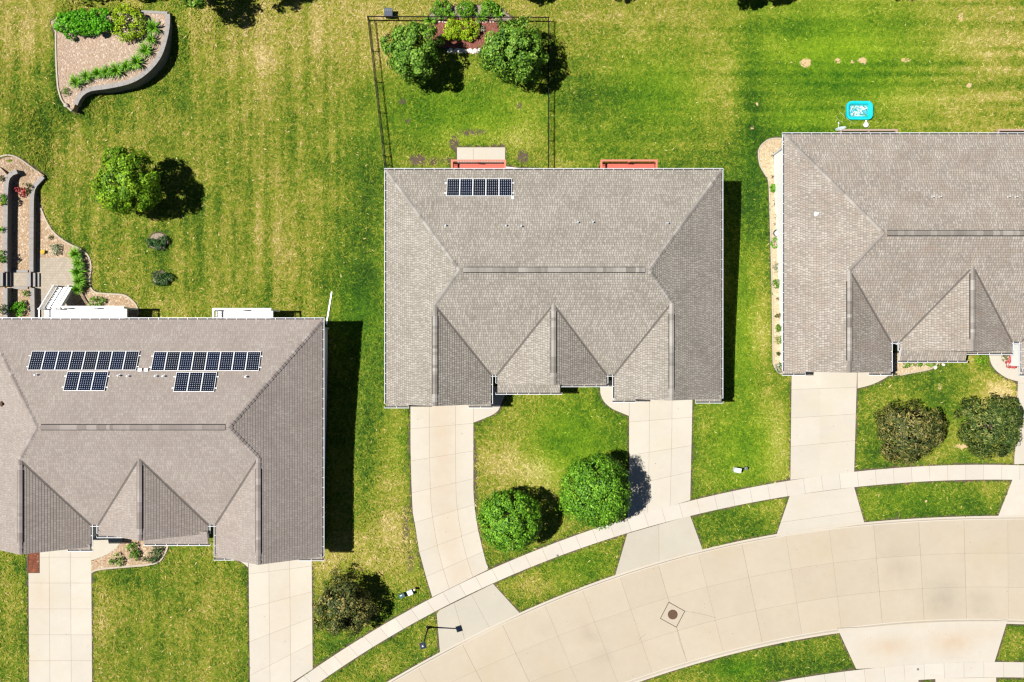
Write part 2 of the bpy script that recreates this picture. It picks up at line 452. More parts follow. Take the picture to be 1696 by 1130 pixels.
bl = [(1419,1135),(1472,1130),(1522,1126),(1582,1123),(1649.5,1122),(1694.5,1122)]
def curve(pts, deg=4):
    a = np.array(pts, float); mx = a[:, 0].mean(); sx = np.ptp(a[:, 0]) / 2
    c = np.polyfit((a[:, 0] - mx) / sx, a[:, 1], deg); d = np.polyder(c)
    lo, hi = a[:, 0].min(), a[:, 0].max()
    def f(x):
        x = np.asarray(x, float); xc = np.clip(x, lo, hi); t = (xc - mx) / sx
        return np.polyval(c, t) + np.polyval(d, t) / sx * (x - xc)
    return f
KU, KL, WU, WL, BU, BL = curve(ku), curve(kl, 3), curve(wu), curve(wl), curve(bu, 2), curve(bl, 2)

def lawn_z(X, Y):
    """lawn sheet: cut down beneath the street so that the road lies in its trench"""
    z = gz(X, Y)
    gx, gy = (X * FO / 85.3 + CX), (CY - Y * FO / 85.3)
    d = np.minimum((gy - KU(gx)) * 0.9, (KL(gx) - gy) * 0.97)
    return z - 0.32 * ss(-1.0, 5.0, d) * (gx > 500)

# ---------------------------------------------------------------- polygons of everything that is not lawn (photo pixels on the ground)
POLY = {}
POLY['gravel0'] = spline([(64,325),(68,345),(75,362),(85,380),(100,395),(118,406),(132,412),(144,421),(150,433),(151,447),(149,462),(151,477),(160,485),(180,487),(205,489),(218,497),(227,508),(229,520)], 4) + [(229,545),(50,545),(50,325)]
POLY['front_bed'] = [(151,930),(175,920),(192,907.5),(205,893),(212,885),(300,885)] + spline([(278,900),(276,910),(269,924),(259,932),(240,936),(215,938),(180,941),(160,944),(151,948)], 4)
POLY['side_bed'] = [(1320,231)] + spline([(1300,231),(1285,230),(1270,234),(1259,246),(1257,258),(1260,275),(1268,289),(1274,302),(1276,350),(1278,420),(1280,500),(1281,590),(1283,606),(1291,617),(1303,619)], 4) + [(1320,619)]
POLY['right_bed'] = [(1478,624),(1478,585),(1560,585)] + spline([(1554,599),(1549,606),(1538,612),(1512,617),(1490,621),(1478,624)], 4)
POLY['mulch'] = spline([(700,60),(715,36),(760,31),(815,33),(830,60),(815,84),(770,84),(735,80),(712,72)], 4, True)
POLY['fence_bed'] = spline([(716,22),(735,12),(812,10),(838,22),(838,36),(716,38)], 4, True)
POLY['back_strip'] = [(836,290),(836,276),(846,277),(862,279),(880,279),(892,281),(892,290)]
POLY['patio_mid'] = [(757,244.5),(836.5,244.5),(836.5,300),(757,300)]

def pxpoly(name): return [G(x, y)[:2] for x, y in POLY[name]]

def lerp_poly(pl, t):
    seg = [math.dist(pl[i], pl[i+1]) for i in range(len(pl)-1)]; tot = sum(seg); d = t * tot
    for i, s in enumerate(seg):
        if d <= s or i == len(seg) - 1:
            k = d / s
            return (pl[i][0] + (pl[i+1][0]-pl[i][0])*k, pl[i][1] + (pl[i+1][1]-pl[i][1])*k)
        d -= s

def dsub(o, depth=0.18):
    """give a sheet real thickness: pull its border down"""
    me = o.data; bm = bmesh.new(); bm.from_mesh(me)
    bmesh.ops.remove_doubles(bm, verts=bm.verts, dist=0.0005)
    be = [e for e in bm.edges if e.is_boundary]
    r = bmesh.ops.extrude_edge_only(bm, edges=be)
    for v in r['geom']:
        if isinstance(v, bmesh.types.BMVert): v.co.z -= depth
    bmesh.ops.recalc_face_normals(bm, faces=bm.faces)
    bm.to_mesh(me); bm.free()

JN = MB()      # joints between the slabs
def joint(pts, off, w=0.022):
    """dirt-filled joint: a thin strip on the pavement"""
    P = []
    for (a, b) in zip(pts[:-1], pts[1:]):
        n = max(1, int(math.dist(a, b) / 12))
        for i in range(n): P.append((a[0]+(b[0]-a[0])*i/n, a[1]+(b[1]-a[1])*i/n))
    P.append(pts[-1])
    W = []
    for x, y in P:
        X, Y, z = G(x, y); W.append(Vector((X, Y, z + off)))
    vs, fs = [], []
    for i, p in enumerate(W):
        d = (W[min(i+1, len(W)-1)] - W[max(i-1, 0)]); d.z = 0; d.normalize()
        n = Vector((-d.y, d.x, 0)) * w / 2
        vs += [p - n, p + n]
        if i: fs.append((2*i-2, 2*i, 2*i+1, 2*i-1))
    JN.add(vs, fs)

def slabs(name, mat, L, Rr, rows, fr, off, stain=None, jw=0.022, jt=True, jl=True, sub=3, kind='structure'):
    """a slab-built drive between two traced edges; rows/fr = fractions of the joints"""
    m = MB(); st = []
    def P(t, f):
        a, b = lerp_poly(L, t), lerp_poly(Rr, t)
        return (a[0]+(b[0]-a[0])*f, a[1]+(b[1]-a[1])*f)
    for i in range(len(rows)-1):
        for j in range(len(fr)-1):
            tn = R.random(); n = max(sub, 3)
            nw = n if stain else 2
            for q in range(n):
                for w in range(nw):
                    t0 = rows[i] + (rows[i+1]-rows[i])*q/n; t1 = rows[i] + (rows[i+1]-rows[i])*(q+1)/n
                    f0 = fr[j] + (fr[j+1]-fr[j])*w/nw; f1 = fr[j] + (fr[j+1]-fr[j])*(w+1)/nw
                    vs = []
                    for (t, f) in ((t0,f0),(t1,f0),(t1,f1),(t0,f1)):
                        X, Y, z = G(*P(t, f)); vs.append((X, Y, z + off)); st.append(stain(t, f) if stain else 0.0)
                    m.add(vs, [(0,1,2,3)], tone=tn)
    me = m.mesh(name)
    a = me.attributes.new('stain', 'FLOAT', 'POINT'); a.data.foreach_set('value', st)
    o = finish(name, me, [mat]); dsub(o); tag(o, kind=kind)
    if jt:
        for t in rows[1:-1]: joint([P(t, 0), P(t, 0.5), P(t, 1)], off + 0.005, jw)
    if jl:
        for f in fr[1:-1]: joint([P(k / 10, f) for k in range(11)], off + 0.005, jw)
    NOT_LAWN.append([G(*p)[:2] for p in L] + [G(*p)[:2] for p in Rr[::-1]])
    return o

NOT_LAWN = []
def blob(cx, cy, rx, ry):
    return lambda t, f: math.exp(-(((t-cy)/ry)**2 + ((f-cx)/rx)**2))
lin = lambda n: [i / n for i in range(n + 1)]

# drives
def yw(x): return float(WU(x))
c1L = [(680,668),(680,741),(681.5,800),(683.5,848),(688,872),(694,912),(706.5,958),(716,989)]
c1R = [(784,668),(784,741),(784,816),(787,848),(791.5,877),(799,909),(806,936),(810,942.5)]
slabs('driveway', M['drive'], [(680,640)]+c1L[1:], [(784,640)]+c1R[1:], [0,.2,.35,.5,.64,.78,.9,1], [0,.30,.715,1], 0.030, stain=lambda t,f: 0.35*math.exp(-((f-.5)/.25)**2))
slabs('apron', M['apron'], [(723,1013),(729,1083)], [(816.5,967),(863,1018)], [0,1], [0,.31,.62,1], 0.026, jt=False)
c2L = [(1042,640),(1042,766),(1039,860)]; c2R = [(1147,640),(1146,700),(1143,828.5)]
slabs('driveway', M['drive'], c2L, c2R, [0,.27,.52,.75,1], [0,.32,.68,1], 0.030)
slabs('apron', M['apron'], [(1039,884),(1019,953)], [(1143,854),(1164,912)], [0,1], [0,.5,1], 0.026, jt=False)
slabs('driveway', M['drive'], [(1311.5,590),(1309,795)], [(1420,590),(1414.5,781.5)], [0,.27,.5,.73,1], [0,.45,1], 0.030, jl=False)
slabs('apron', M['drive'], [(1308,821),(1285,889)], [(1414.5,807),(1432,868)], [0,.65,1], [0,1], 0.026)
slabs('driveway', M['drive'], [(1688,590),(1679.5,769)], [(1795,590),(1790,766)], lin(4), [0,.45,1], 0.030)
slabs('apron', M['drive'], [(1677,794),(1652,858)], [(1790,790),(1810,852)], [0,1], [0,1], 0.026)
slabs('driveway', M['drive'], [(47,880),(49,1180)], [(151,880),(153,1180)], lin(7), [0,.33,.67,1], 0.030, stain=lambda t,f: 0.3*math.exp(-((t-.35)/.12)**2-((f-.15)/.2)**2))
slabs('driveway', M['drive'], [(411.5,895),(414.5,1175)], [(516,895),(518,1108)], lin(5), [0,.32,.65,1], 0.030, stain=lambda t,f: 0.22*math.exp(-((f-.55)/.3)**2-((t-.5)/.3)**2))
slabs('apron', M['drive'], [(1387,1041),(1418,1108)], [(1668.5,1027),(1647,1096.5)], [0,1], [0,1], 0.026,
      stain=lambda t,f: 0.62*max(.9*blob(.28,.50,.16,.25)(t,f), 1.1*blob(.68,.46,.14,.28)(t,f), .6*blob(.88,.3,.1,.2)(t,f)), sub=12)
slabs('driveway', M['drive'], [(1419,1130),(1412,1200)], [(1521,1126),(1520,1200)], [0,1], [0,1], 0.030)
slabs('driveway', M['drive'], [(1549,1124),(1552,1200)], [(1649.5,1122),(1652,1200)], [0,1], [0,1], 0.030)
# front walks
def sheet(name, mat, poly_px, off, kind='structure', level=None, cell=0.8, skirt=0.18, lawn=True, world=False):
    """draped sheet; poly in photo pixels (at ground, or at height level)"""
    if world: P = poly_px
    elif level is None: P = [G(x, y)[:2] for x, y in poly_px]
    else: P = [U(x, y, level) for x, y in poly_px]
    bm = bmesh.new()
    f = bm.faces.new([bm.verts.new((x, y, 0)) for x, y in P])
    bmesh.ops.triangulate(bm, faces=[f])
    xs = [p[0] for p in P]; ys = [p[1] for p in P]
    for ax, lo, hi in ((0, min(xs), max(xs)), (1, min(ys), max(ys))):
        k = math.ceil(lo / cell)
        while k * cell < hi:
            co = (k*cell, 0, 0) if ax == 0 else (0, k*cell, 0); no = (1,0,0) if ax == 0 else (0,1,0)
            bmesh.ops.bisect_plane(bm, geom=bm.verts[:] + bm.edges[:] + bm.faces[:], plane_co=co, plane_no=no)
            k += 1
    for v in bm.verts:
        g = gz1(v.co.x, v.co.y)
        v.co.z = g + off if level is None else max(level, g + off)
    bmesh.ops.recalc_face_normals(bm, faces=bm.faces)
    for f in bm.faces:
        if f.normal.z < 0: f.normal_flip()
    me = bpy.data.meshes.new(name); bm.to_mesh(me); bm.free()
    at = me.attributes.new('tone', 'FLOAT', 'FACE'); at.data.foreach_set('value', [0.5] * len(me.polygons))
    o = finish(name, me, [mat]); dsub(o, skirt); tag(o, kind=kind)
    if lawn: NOT_LAWN.append(P)
    return o
sheet('front_walk', M['drive'], [(784.3,672)] + spline([(838,650),(832,665),(829,672),(824,681),(814,688),(800,694),(784.3,700)], 4) + [(784.3,672)][:0] + [], 0.034)
sheet('front_walk', M['drive'], [(784.3,640),(837,640),(838,650),(784.3,671.5)], 0.032)
sheet('front_walk', M['drive'], spline([(993,630),(994,643),(995,654),(1001,666),(1013,676.5),(1027,683),(1041.7,689)], 4) + [(1041.7,630)], 0.034)
sheet('front_walk', M['drive'], [(1420,600),(1482,600)] + spline([(1480,617),(1472,622),(1463,628),(1444,637),(1420,643.5)], 4), 0.034)
sheet('front_walk', M['drive'], [(1637,560)] + spline([(1637.5,587),(1642,603.5),(1652,616),(1669,627),(1687.2,632)], 4) + [(1687.2,560)], 0.034)
sheet('front_walk', M['drive'], [(151.4,870),(202,870)] + spline([(204,893),(193,907),(175,919.5),(151.4,928.5)], 4), 0.034)
sheet('front_walk', M['drive'], [(380,905),(411.2,905),(411.2,940)] + spline([(411.2,939.5),(400,931),(389,925)], 3)[1:], 0.034)
joint([(784,672),(784,700)], 0.04); joint([(1042,664),(1042,689)], 0.04); joint([(1420,616),(1420,643)], 0.04)
# pavements (sidewalks) slab by slab
def walk(name, fu, fl, xs, off, dx=0.0):
    m = MB()
    e1, e2 = [], []
    for a, b in zip(xs[:-1], xs[1:]):
        tn = R.random() ** 0.7
        for q in range(2):
            x0, x1 = a + (b-a)*q/2, a + (b-a)*(q+1)/2
            pts = [(x0, float(fu(x0))), (x0+dx*sl(fu,x0), float(fl(x0+dx*sl(fu,x0)))), (x1+dx*sl(fu,x1), float(fl(x1+dx*sl(fu,x1)))), (x1, float(fu(x1)))]
            vs = []
            for p in pts:
                X, Y, z = G(*p); vs.append((X, Y, z + off))
            m.add(vs, [(0,1,2,3)], tone=tn); e1.append(G(*pts[0])[:2]); e2.append(G(*pts[1])[:2])
        if a != xs[0]: joint([(a, float(fu(a))), (a+dx*sl(fu,a), float(fl(a+dx*sl(fu,a))))], off + 0.005, 0.022)
    o = m.build(name, M['walk']); dsub(o); tag(o, kind='structure')
    NOT_LAWN.append(e1 + e2[::-1])
def sl(f, x):
    return -float((f(x + 1) - f(x - 1)) / 2)
xs = [380.0]
while xs[-1] < 1880: xs.append(xs[-1] + 30.0 / math.sqrt(1 + sl(WU, xs[-1])**2))
walk('sidewalk', WU, WL, xs, 0.038, dx=24)
xs = [1200.0]
while xs[-1] < 1880: xs.append(xs[-1] + 33.0)
walk('sidewalk', BU, BL, xs, 0.038, dx=24)

# street: slab grid between the kerbs, plus two kerbs
def street():
    m = MB(); st = []
    top = []; x = 470.0
    sxs = [763, 829.5, 900.5, 963, 1025, 1089, 1156, 1228, 1301, 1373, 1447, 1522, 1597, 1670, 1744, 1818, 1892]
    sxs = [470, 540, 610, 690] + sxs
    def across(x):
        k = sl(KU, x); n = Vector((k, 1)).normalized()
        a = Vector((x, float(KU(x)))) + n * 2.0
        # march to the lower kerb
        t = 150.0
        for _ in range(20):
            p = a + n * t; t += (float(KL(p.x)) - p.y) * 0.8
        return a, n, t - 2.0
    smx = [float(s) for s in sxs]
    cols = []
    rr = [0, 0.345, 0.67, 1]
    for i in range(len(smx) - 1):
        tns = [R.random() for _ in range(3)]
        for q in range(4):
            xa, xb = smx[i] + (smx[i+1]-smx[i])*q/4, smx[i] + (smx[i+1]-smx[i])*(q+1)/4
            A, B = across(xa), across(xb)
            for j in range(3):
                for w in range(3):
                    f0, f1 = rr[j] + (rr[j+1]-rr[j])*w/3, rr[j] + (rr[j+1]-rr[j])*(w+1)/3
                    vs = []
                    for (a, n, t), f in ((A,f0),(A,f1),(B,f1),(B,f0)):
                        p = a + n*t*f; X, Y, z = G(p.x, p.y, -0.1)
                        vs.append((X, Y, z - 0.10))
                        s = 0
                        for bx, by, br, bw in ((1560,990,26,1),(1625,1000,20,.8),(1490,940,25,.6),(975,1050,14,.8),(1000,1090,12,.6),(1060,1060,10,.2),(900,1035,14,.4)):
                            s = max(s, bw*math.exp(-((p.x-bx)**2+(p.y-by)**2)/br**2))
                        st.append(s * 0.8)
                    m.add(vs, [(0,1,2,3)], tone=tns[j])
        if i:
            a, n, t = across(smx[i])
            P = [a + n*t*k/6 for k in range(7)]
            joint([(p.x, p.y) for p in P], -0.094, 0.030 if R.random() < .5 else 0.018)
    for f in rr[1:-1]:
        pts = []
        for x in np.arange(480, 1890, 25.0):
            a, n, t = across(x); p = a + n*t*f; pts.append((p.x, p.y))
        joint(pts, -0.094, 0.017)
    me = m.mesh('street'); a = me.attributes.new('stain', 'FLOAT', 'POINT'); a.data.foreach_set('value', st)
    o = finish('street', me, [M['street']]); dsub(o); tag(o, kind='structure')
    for pl in ([(1134.5,1013),(1160,1017),(1186,1024)], [(1120.5,1039.5),(1127,1066),(1137,1093)], [(1058,1062),(1064,1055),(1070,1051)]): joint(pl, -0.093, 0.026)
    # kerbs
    for fn, sgn, nm in ((KU, 1, 'kerb'), (KL, -1, 'kerb')):
        k = MB(); prev = None
        for x in np.arange(465, 1900, 9.0):
            s = sl(fn, x); n = Vector((s, 1)).normalized() * sgn; y = float(fn(x)); ring = []
            for off, dz in ((-0.6, -0.25), (-0.6, 0.040), (2.6, 0.036), (4.6, -0.088), (6.2, -0.094), (6.2, -0.25)):
                X, Y, z = G(x + n.x*off, y + n.y*off); ring.append((X, Y, z + dz))
            if prev: 
                for q in range(5): k.add([prev[q], prev[q+1], ring[q+1], ring[q]], [(0,1,2,3)], tone=0.5)
            prev = ring
        o = k.build(nm, M['kerb']); 
        bm = bmesh.new(); bm.from_mesh(o.data); bmesh.ops.remove_doubles(bm, verts=bm.verts, dist=0.001); bmesh.ops.recalc_face_normals(bm, faces=bm.faces); bm.to_mesh(o.data); bm.free()
        tag(o, kind='structure')
    xsx = np.arange(470, 1890, 12.0)
    NOT_LAWN.append([G(x, float(KU(x)))[:2] for x in xsx] + [G(x, float(KL(x)))[:2] for x in xsx[::-1]])
street()

# beds and the patio behind the middle house
sheet('gravel_bed', M['gravel'], POLY['front_bed'], 0.025)
sheet('gravel_bed', M['gravel_pale'], POLY['side_bed'], 0.03)
sheet('gravel_bed', M['gravel_pale'], POLY['right_bed'], 0.03)
sheet('gravel_bed', M['gravel'], POLY['gravel0'], 0.02)
sheet('mulch_bed', M['mulch'], POLY['mulch'], 0.03)
sheet('mulch_bed', M['mulch_grey'], POLY['fence_bed'], 0.02)
sheet('gravel_bed', M['rock'], POLY['back_strip'], 0.03)
sheet('patio', M['drive'], POLY['patio_mid'], 0.05)
joint([(784,246),(784,268)], 0.056, 0.025)
sheet('paver_patio', M['pavers'], [(58,427)] + [(113,427),(118,432),(124,440),(126,452),(122,475),(122,545),(58,545)], 0.045, lawn=False)
def edging(name, pts, w=0.14, h=0.09, label=None, level=None):
    m = MB(); P = []
    for x, y in pts:
        if level is None: X, Y, z = G(x, y)
        else:
            X, Y = U(x, y, level); z = max(level, gz1(X, Y))
        P.append(Vector((X, Y, z)))
    prev = None
    for i, p in enumerate(P):
        d = P[min(i+1,len(P)-1)] - P[max(i-1,0)]; d.z = 0; d.normalize(); n = Vector((-d.y, d.x, 0)) * w/2
        ring = [p - n - Vector((0,0,.15)), p - n + Vector((0,0,h)), p + n + Vector((0,0,h)), p + n - Vector((0,0,.15))]
        if prev:
            for q in range(3): m.add([prev[q], prev[q+1], ring[q+1], ring[q]], [(0,1,2,3)])
        prev = ring
    o = m.build(name, M['edging'])
    return tag(o, label, 'edging')
edging('bed_edging', spline([(278,897),(277,908),(269,924),(259,932),(240,936),(215,938),(180,941),(160,944),(151.5,948)], 5), label='pale curved edging around the gravel bed at the front of the left house')
edging('bed_edging', spline([(1300,230.5),(1285,229.5),(1270,233),(1258,245),(1256,258),(1259,275),(1267,289),(1273,302),(1275,350),(1277,420),(1279,500),(1280,590),(1282,606),(1290,617.5),(1303,619.5)], 4), 0.10, label='thin pale edging along the gravel strip beside the right house')
edging('bed_edging', spline([(68,345),(75,362),(85,380),(100,395),(118,406),(132,412),(144,421),(150,433),(151,447),(149,462),(151,477),(160,485),(180,487),(205,489),(218,497),(227,508),(229,522)], 4), 0.12, label='pale winding edging between the lawn and the paver patio bed')
edging('bed_edging', spline([(1554,598),(1549,606),(1538,612),(1512,617),(1490,621.5)], 4), 0.10, label='short pale edging of the gravel bed under the right house gable')

tag(JN.build('pavement_joints', M['joint']), kind='structure')
# ---------------------------------------------------------------- houses
THICK = [0.024]      # butt thickness of the shingles
def clip_half(P, k, lo, keep_ge):
    out = []
    for i in range(len(P)):
        a, b = P[i], P[(i+1) % len(P)]
        ia = (a[1] >= lo - 1e-9) if keep_ge else (a[1] <= lo + 1e-9)
        ib = (b[1] >= lo - 1e-9) if keep_ge else (b[1] <= lo + 1e-9)
        if ia: out.append(a)
        if ia != ib:
            t = (lo - a[1]) / (b[1] - a[1]); out.append((a[0] + (b[0]-a[0])*t, lo))
    return out

def roof_plane(mb, poly, up2d, eave_pt, pitch, thick=None):
    """real courses: each strip is lifted at its lower edge and ends in a butt face.
    poly: plan points (x,y) (convex); up2d: unit plan direction uphill; eave_pt: (x,y,z) on the plane"""
    thick = thick or THICK[0]
    ux, uy = up2d; cosp = 1 / math.sqrt(1 + pitch*pitch)
    nrm = Vector((-ux*pitch, -uy*pitch, 1)).normalized()
    tx, ty = -uy, ux
    def to_uv(p):
        dx, dy = p[0]-eave_pt[0], p[1]-eave_pt[1]
        return (dx*tx + dy*ty, (dx*ux + dy*uy) / cosp)
    def to_3d(u, v, lift):
        h = v * cosp
        p = Vector((eave_pt[0] + tx*u + ux*h, eave_pt[1] + ty*u + uy*h, eave_pt[2] + pitch*h))
        return p + nrm * lift
    Q = [to_uv(p) for p in poly]
    vmin, vmax = min(q[1] for q in Q), max(q[1] for q in Q)
    k = math.floor(vmin / COURSE + 1e-6)
    while k * COURSE < vmax - 1e-6:
        a, b = k*COURSE, (k+1)*COURSE
        S = clip_half(clip_half(Q, k, a, True), k, b, False)
        k += 1
        T = []
        for q in S:
            if not T or math.dist(q, T[-1]) > 1e-6: T.append(q)
        if len(T) > 1 and math.dist(T[0], T[-1]) < 1e-6: T.pop()
        if len(T) < 3: continue
        L = lambda v: 0.004 + thick * (1 - (v - a) / COURSE)
        vs = [to_3d(u, v, L(v)) for u, v in T]
        off = 137.0 * (abs(ux) > 0.5) + 31.0 * len(mb.v)%97
        mb.add(vs, [list(range(len(vs)))], 0, [[(u + off, v + 1e-4 * (v - a < 1e-6) - 1e-4 * (b - v < 1e-6)) for u, v in T]])
        if mb_up(vs) < 0: mb.f[-1] = mb.f[-1][::-1]; mb.uv[-1] = mb.uv[-1][::-1]
        low = sorted([q for q in T if abs(q[1] - a) < 1e-6])
        if len(low) >= 2:
            u0, u1 = low[0][0], low[-1][0]
            mb.add([to_3d(u0, a, -0.01), to_3d(u1, a, -0.01), to_3d(u1, a, L(a)), to_3d(u0, a, L(a))], [(0,1,2,3)], 0, [[(u0, a+.01), (u1, a+.01), (u1, a+.02), (u0, a+.02)]])

def mb_up(vs):
    s = 0
    for i in range(len(vs)):
        a, b = vs[i], vs[(i+1) % len(vs)]; s += a[0]*b[1] - b[0]*a[1]
    return s

def cap_line(mb, p, q, w=0.34, step=0.30, lift=0.03, flat=0.0):
    """overlapping cap shingles bent over a hip or ridge"""
    p, q = Vector(p), Vector(q); L = (q - p).length; d = (q - p) / L
    s = d.cross(Vector((0,0,1))).normalized(); n = s.cross(d).normalized()
    k = max(1, int(L / step)); run = 0; tn = R.random()
    for i in range(k):
        if run <= 0: tn = R.random(); run = R.choice((1, 1, 2, 3))
        run -= 1
        a = p + d * (L*i/k); b = p + d * (L*(i+1)/k)
        l0, l1 = lift + 0.055, lift
        drop = 0.10 if not flat else flat
        jit = R.uniform(-.02, .02)
        vs = [a - s*(w/2+jit) + n*(l0 - drop), a + n*l0, a + s*(w/2+jit) + n*(l0 - drop), b - s*w/2 + n*(l1 - drop), b + n*l1, b + s*w/2 + n*(l1 - drop)]
        mb.add(vs, [(0,1,4,3), (1,2,5,4)], 0, tone=min(1, max(0, tn + R.uniform(-.12, .12))))
        mb.add([vs[0], vs[1], vs[1] - n*.03, vs[0] - n*.03], [(0,1,2,3)], 0, tone=0.2)
        mb.add([vs[1], vs[2], vs[2] - n*.03, vs[1] - n*.03], [(0,1,2,3)], 0, tone=0.2)

def ridge_vent(mb, p, q, w=0.36, step=0.24):
    """raised ridge vent: dark sides, cap shingles on top"""
    p, q = Vector(p), Vector(q); L = (q - p).length; d = (q - p) / L; s = d.cross(Vector((0,0,1))).normalized(); z = Vector((0,0,1))
    mb.beam(p - z*0.13, q - z*0.13, w + 0.03, 0.16, 1)
    for sg in (-1, 1):
        e0, e1 = w/2 - .03, w/2 + .05
        mb.add([p + s*sg*e0 + z*(.045 - .62*e0), p + s*sg*e1 + z*(.045 - .62*e1), q + s*sg*e1 + z*(.045 - .62*e1), q + s*sg*e0 + z*(.045 - .62*e0)], [(0,1,2,3)], 1)
    k = int(L / step); run = 0; tn = .5
    for i in range(k):
        if run <= 0: tn = R.random(); run = R.choice((1, 1, 2, 3))
        run -= 1
        a = p + d*(L*i/k); b = p + d*(L*(i+1)/k)
        mb.add([a - s*w/2 + 0*z - z*.02, a + z*.085, a + s*w/2 - z*.02, b - s*w/2 - z*.03, b + z*.075, b + s*w/2 - z*.03], [(0,1,4,3),(1,2,5,4)], 0, tone=min(1, max(0, tn + R.uniform(-.1, .1))))

def gutter_seg(mb, a, b, out, z=3.0):
    """open trough along an eave: back, bottom, white front lip, hangers"""
    a, b, o = Vector((*a, z)), Vector((*b, z)), Vector((*out, 0))
    d = (b - a).normalized()
    mb.beam(a + o*0.135 + Vector((0,0,-.045)), b + o*0.135 + Vector((0,0,-.045)), 0.036, 0.13, 0)
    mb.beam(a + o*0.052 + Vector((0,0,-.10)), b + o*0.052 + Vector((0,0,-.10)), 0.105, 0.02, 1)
    n = int((b - a).length / 0.76)
    for i in range(1, n):
        p = a + d * (i * (b - a).length / n)
        mb.beam(p + Vector((0,0,-.005)), p + o*0.106 + Vector((0,0,-.005)), 0.035, 0.014, 0)
    for p in (a, b):
        mb.beam(p + Vector((0,0,-.05)), p + o*0.104 + Vector((0,0,-.05)), 0.02, 0.11, 0)

class House: pass
def house(label, c, mats):
    """c: traced roof lines in photo pixels (xl xr yb yf at the eaves, ridge ends, wings, centre gable)"""
    h = House(); ZE, ZR = 3.0, 7.35
    X = lambda px, z=ZE: (px - CX) * (H - z) / FO
    Y = lambda py, z=ZE: -(py - CY) * (H - z) / FO
    xrl, xrr, yr = X(c['rl'], ZR), X(c['rr'], ZR), Y(c['ry'], ZR)
    yb, yf = Y(c['yb']), Y(c['yf'])
    xl = X(c['xl']) if c['xl'] is not None else xrl - 6.05
    xr = X(c['xr']) if c['xr'] is not None else xrr + 6.05
    pb, pf, pl, pr = ((ZR-ZE)/d for d in (yb-yr, yr-yf, xrl-xl, xr-xrr))
    xwl, xwr, xm = X(c['wl'], 5.85), X(c['wr'], 5.85), X(c['m'], 6.1)
    zwl, zwr = ZE + pl*(xwl-xl), ZE + pr*(xr-xwr)
    yhl, yhr = yr - (ZR-zwl)/pf, yr - (ZR-zwr)/pf
    xli, xri = X(c['wli']), X(c['wri'])
    pli, pri = (zwl-ZE)/(xli-xwl), (zwr-ZE)/(xwr-xri)
    xml, xmr = X(c['ml']), X(c['mr'])
    zm = ZE + 0.70*((xm-xml)+(xmr-xm))/2
    pml, pmr = (zm-ZE)/(xm-xml), (zm-ZE)/(xmr-xm)
    ypm = yr - (ZR-zm)/pf
    ywl, ywr, ym = Y(c['fwl']), Y(c['fwr']), Y(c['fm'])
    h.__dict__.update(locals())
    base = min(gz1(xl, yf), gz1(xr, yb), gz1(xr, yf)) - 0.4
    root = empty('duplex_house', ((xl+xr)/2, (yf+yb)/2, base), label, 'house')
    h.root = root
    # ---- roof
    rf = MB()
    roof_plane(rf, [(xl,yb),(xr,yb),(xrr,yr),(xrl,yr)], (0,-1), (xl,yb,ZE), pb)
    roof_plane(rf, [(xl,yb),(xrl,yr),(xwl,yhl),(xl,yhl)], (1,0), (xl,yb,ZE), pl)
    roof_plane(rf, [(xl,yhl),(xwl,yhl),(xwl,ywl),(xl,ywl)], (1,0), (xl,yb,ZE), pl)
    roof_plane(rf, [(xr,yb),(xrr,yr),(xwr,yhr),(xr,yhr)], (-1,0), (xr,yb,ZE), pr)
    roof_plane(rf, [(xr,yhr),(xwr,yhr),(xwr,ywr),(xr,ywr)], (-1,0), (xr,yb,ZE), pr)
    roof_plane(rf, [(xrl,yr),(xm,yr),(xm,ypm),(xml,yf),(xli,yf),(xwl,yhl)], (0,1), (xl,yf,ZE), pf)
    roof_plane(rf, [(xm,yr),(xrr,yr),(xwr,yhr),(xri,yf),(xmr,yf),(xm,ypm)], (0,1), (xl,yf,ZE), pf)
    roof_plane(rf, [(xwl,yhl),(xli,yf),(xli,ywl),(xwl,ywl)], (-1,0), (xli,yf,ZE), pli)
    roof_plane(rf, [(xwr,yhr),(xri,yf),(xri,ywr),(xwr,ywr)], (1,0), (xri,yf,ZE), pri)
    roof_plane(rf, [(xm,ypm),(xml,yf),(xml,ym),(xm,ym)], (1,0), (xml,yf,ZE), pml)
    roof_plane(rf, [(xm,ypm),(xmr,yf),(xmr,ym),(xm,ym)], (-1,0), (xmr,yf,ZE), pmr)
    # skirt roofs and eave returns along the gable feet: (x0, x1, y_front, rise)
    gut = MB()
    for (x0, x1, yfront, ytop) in c['skirts']:
        X0, X1 = X(x0), X(x1); Y0, Y1 = Y(yfront) , Y(ytop)
        dp = Y1 - Y0; p_ = 0.42; Y1 += 0.25
        roof_plane(rf, [(X0,Y0),(X1,Y0),(X1,Y1),(X0,Y1)], (0,1), (X0,Y0,ZE), p_)
        rf.box(X0, X1, Y0, Y1, ZE-0.2, ZE-0.004, 1)
        zt = ZE + p_*(Y1-Y0)
        for xx in (X0, X1): rf.add([(xx,Y0,ZE-.004),(xx,Y1,ZE-.004),(xx,Y1,zt)], [(0,1,2)], 1)
        gutter_seg(gut, (X0-.16*(x0 in c['lext']), Y0), (X1+.16*(x1 in c['rext']), Y0), (0,-1))
    # fascia + soffit under the whole outline, rake boards on the gables
    outl = [(xl,yb),(xr,yb),(xr,ywr),(xri,ywr),(xri,yf),(xmr,yf),(xmr,ym),(xml,ym),(xml,yf),(xli,yf),(xli,ywl),(xl,ywl)]
    rf.add([(x,y,ZE-.2) for x,y in outl], [list(range(len(outl)))], 1)
    for i in range(len(outl)):
        a, b = outl[i], outl[(i+1) % len(outl)]
        rf.add([(*a,ZE-.2),(*b,ZE-.2),(*b,ZE-.006),(*a,ZE-.006)], [(0,1,2,3)], 1)
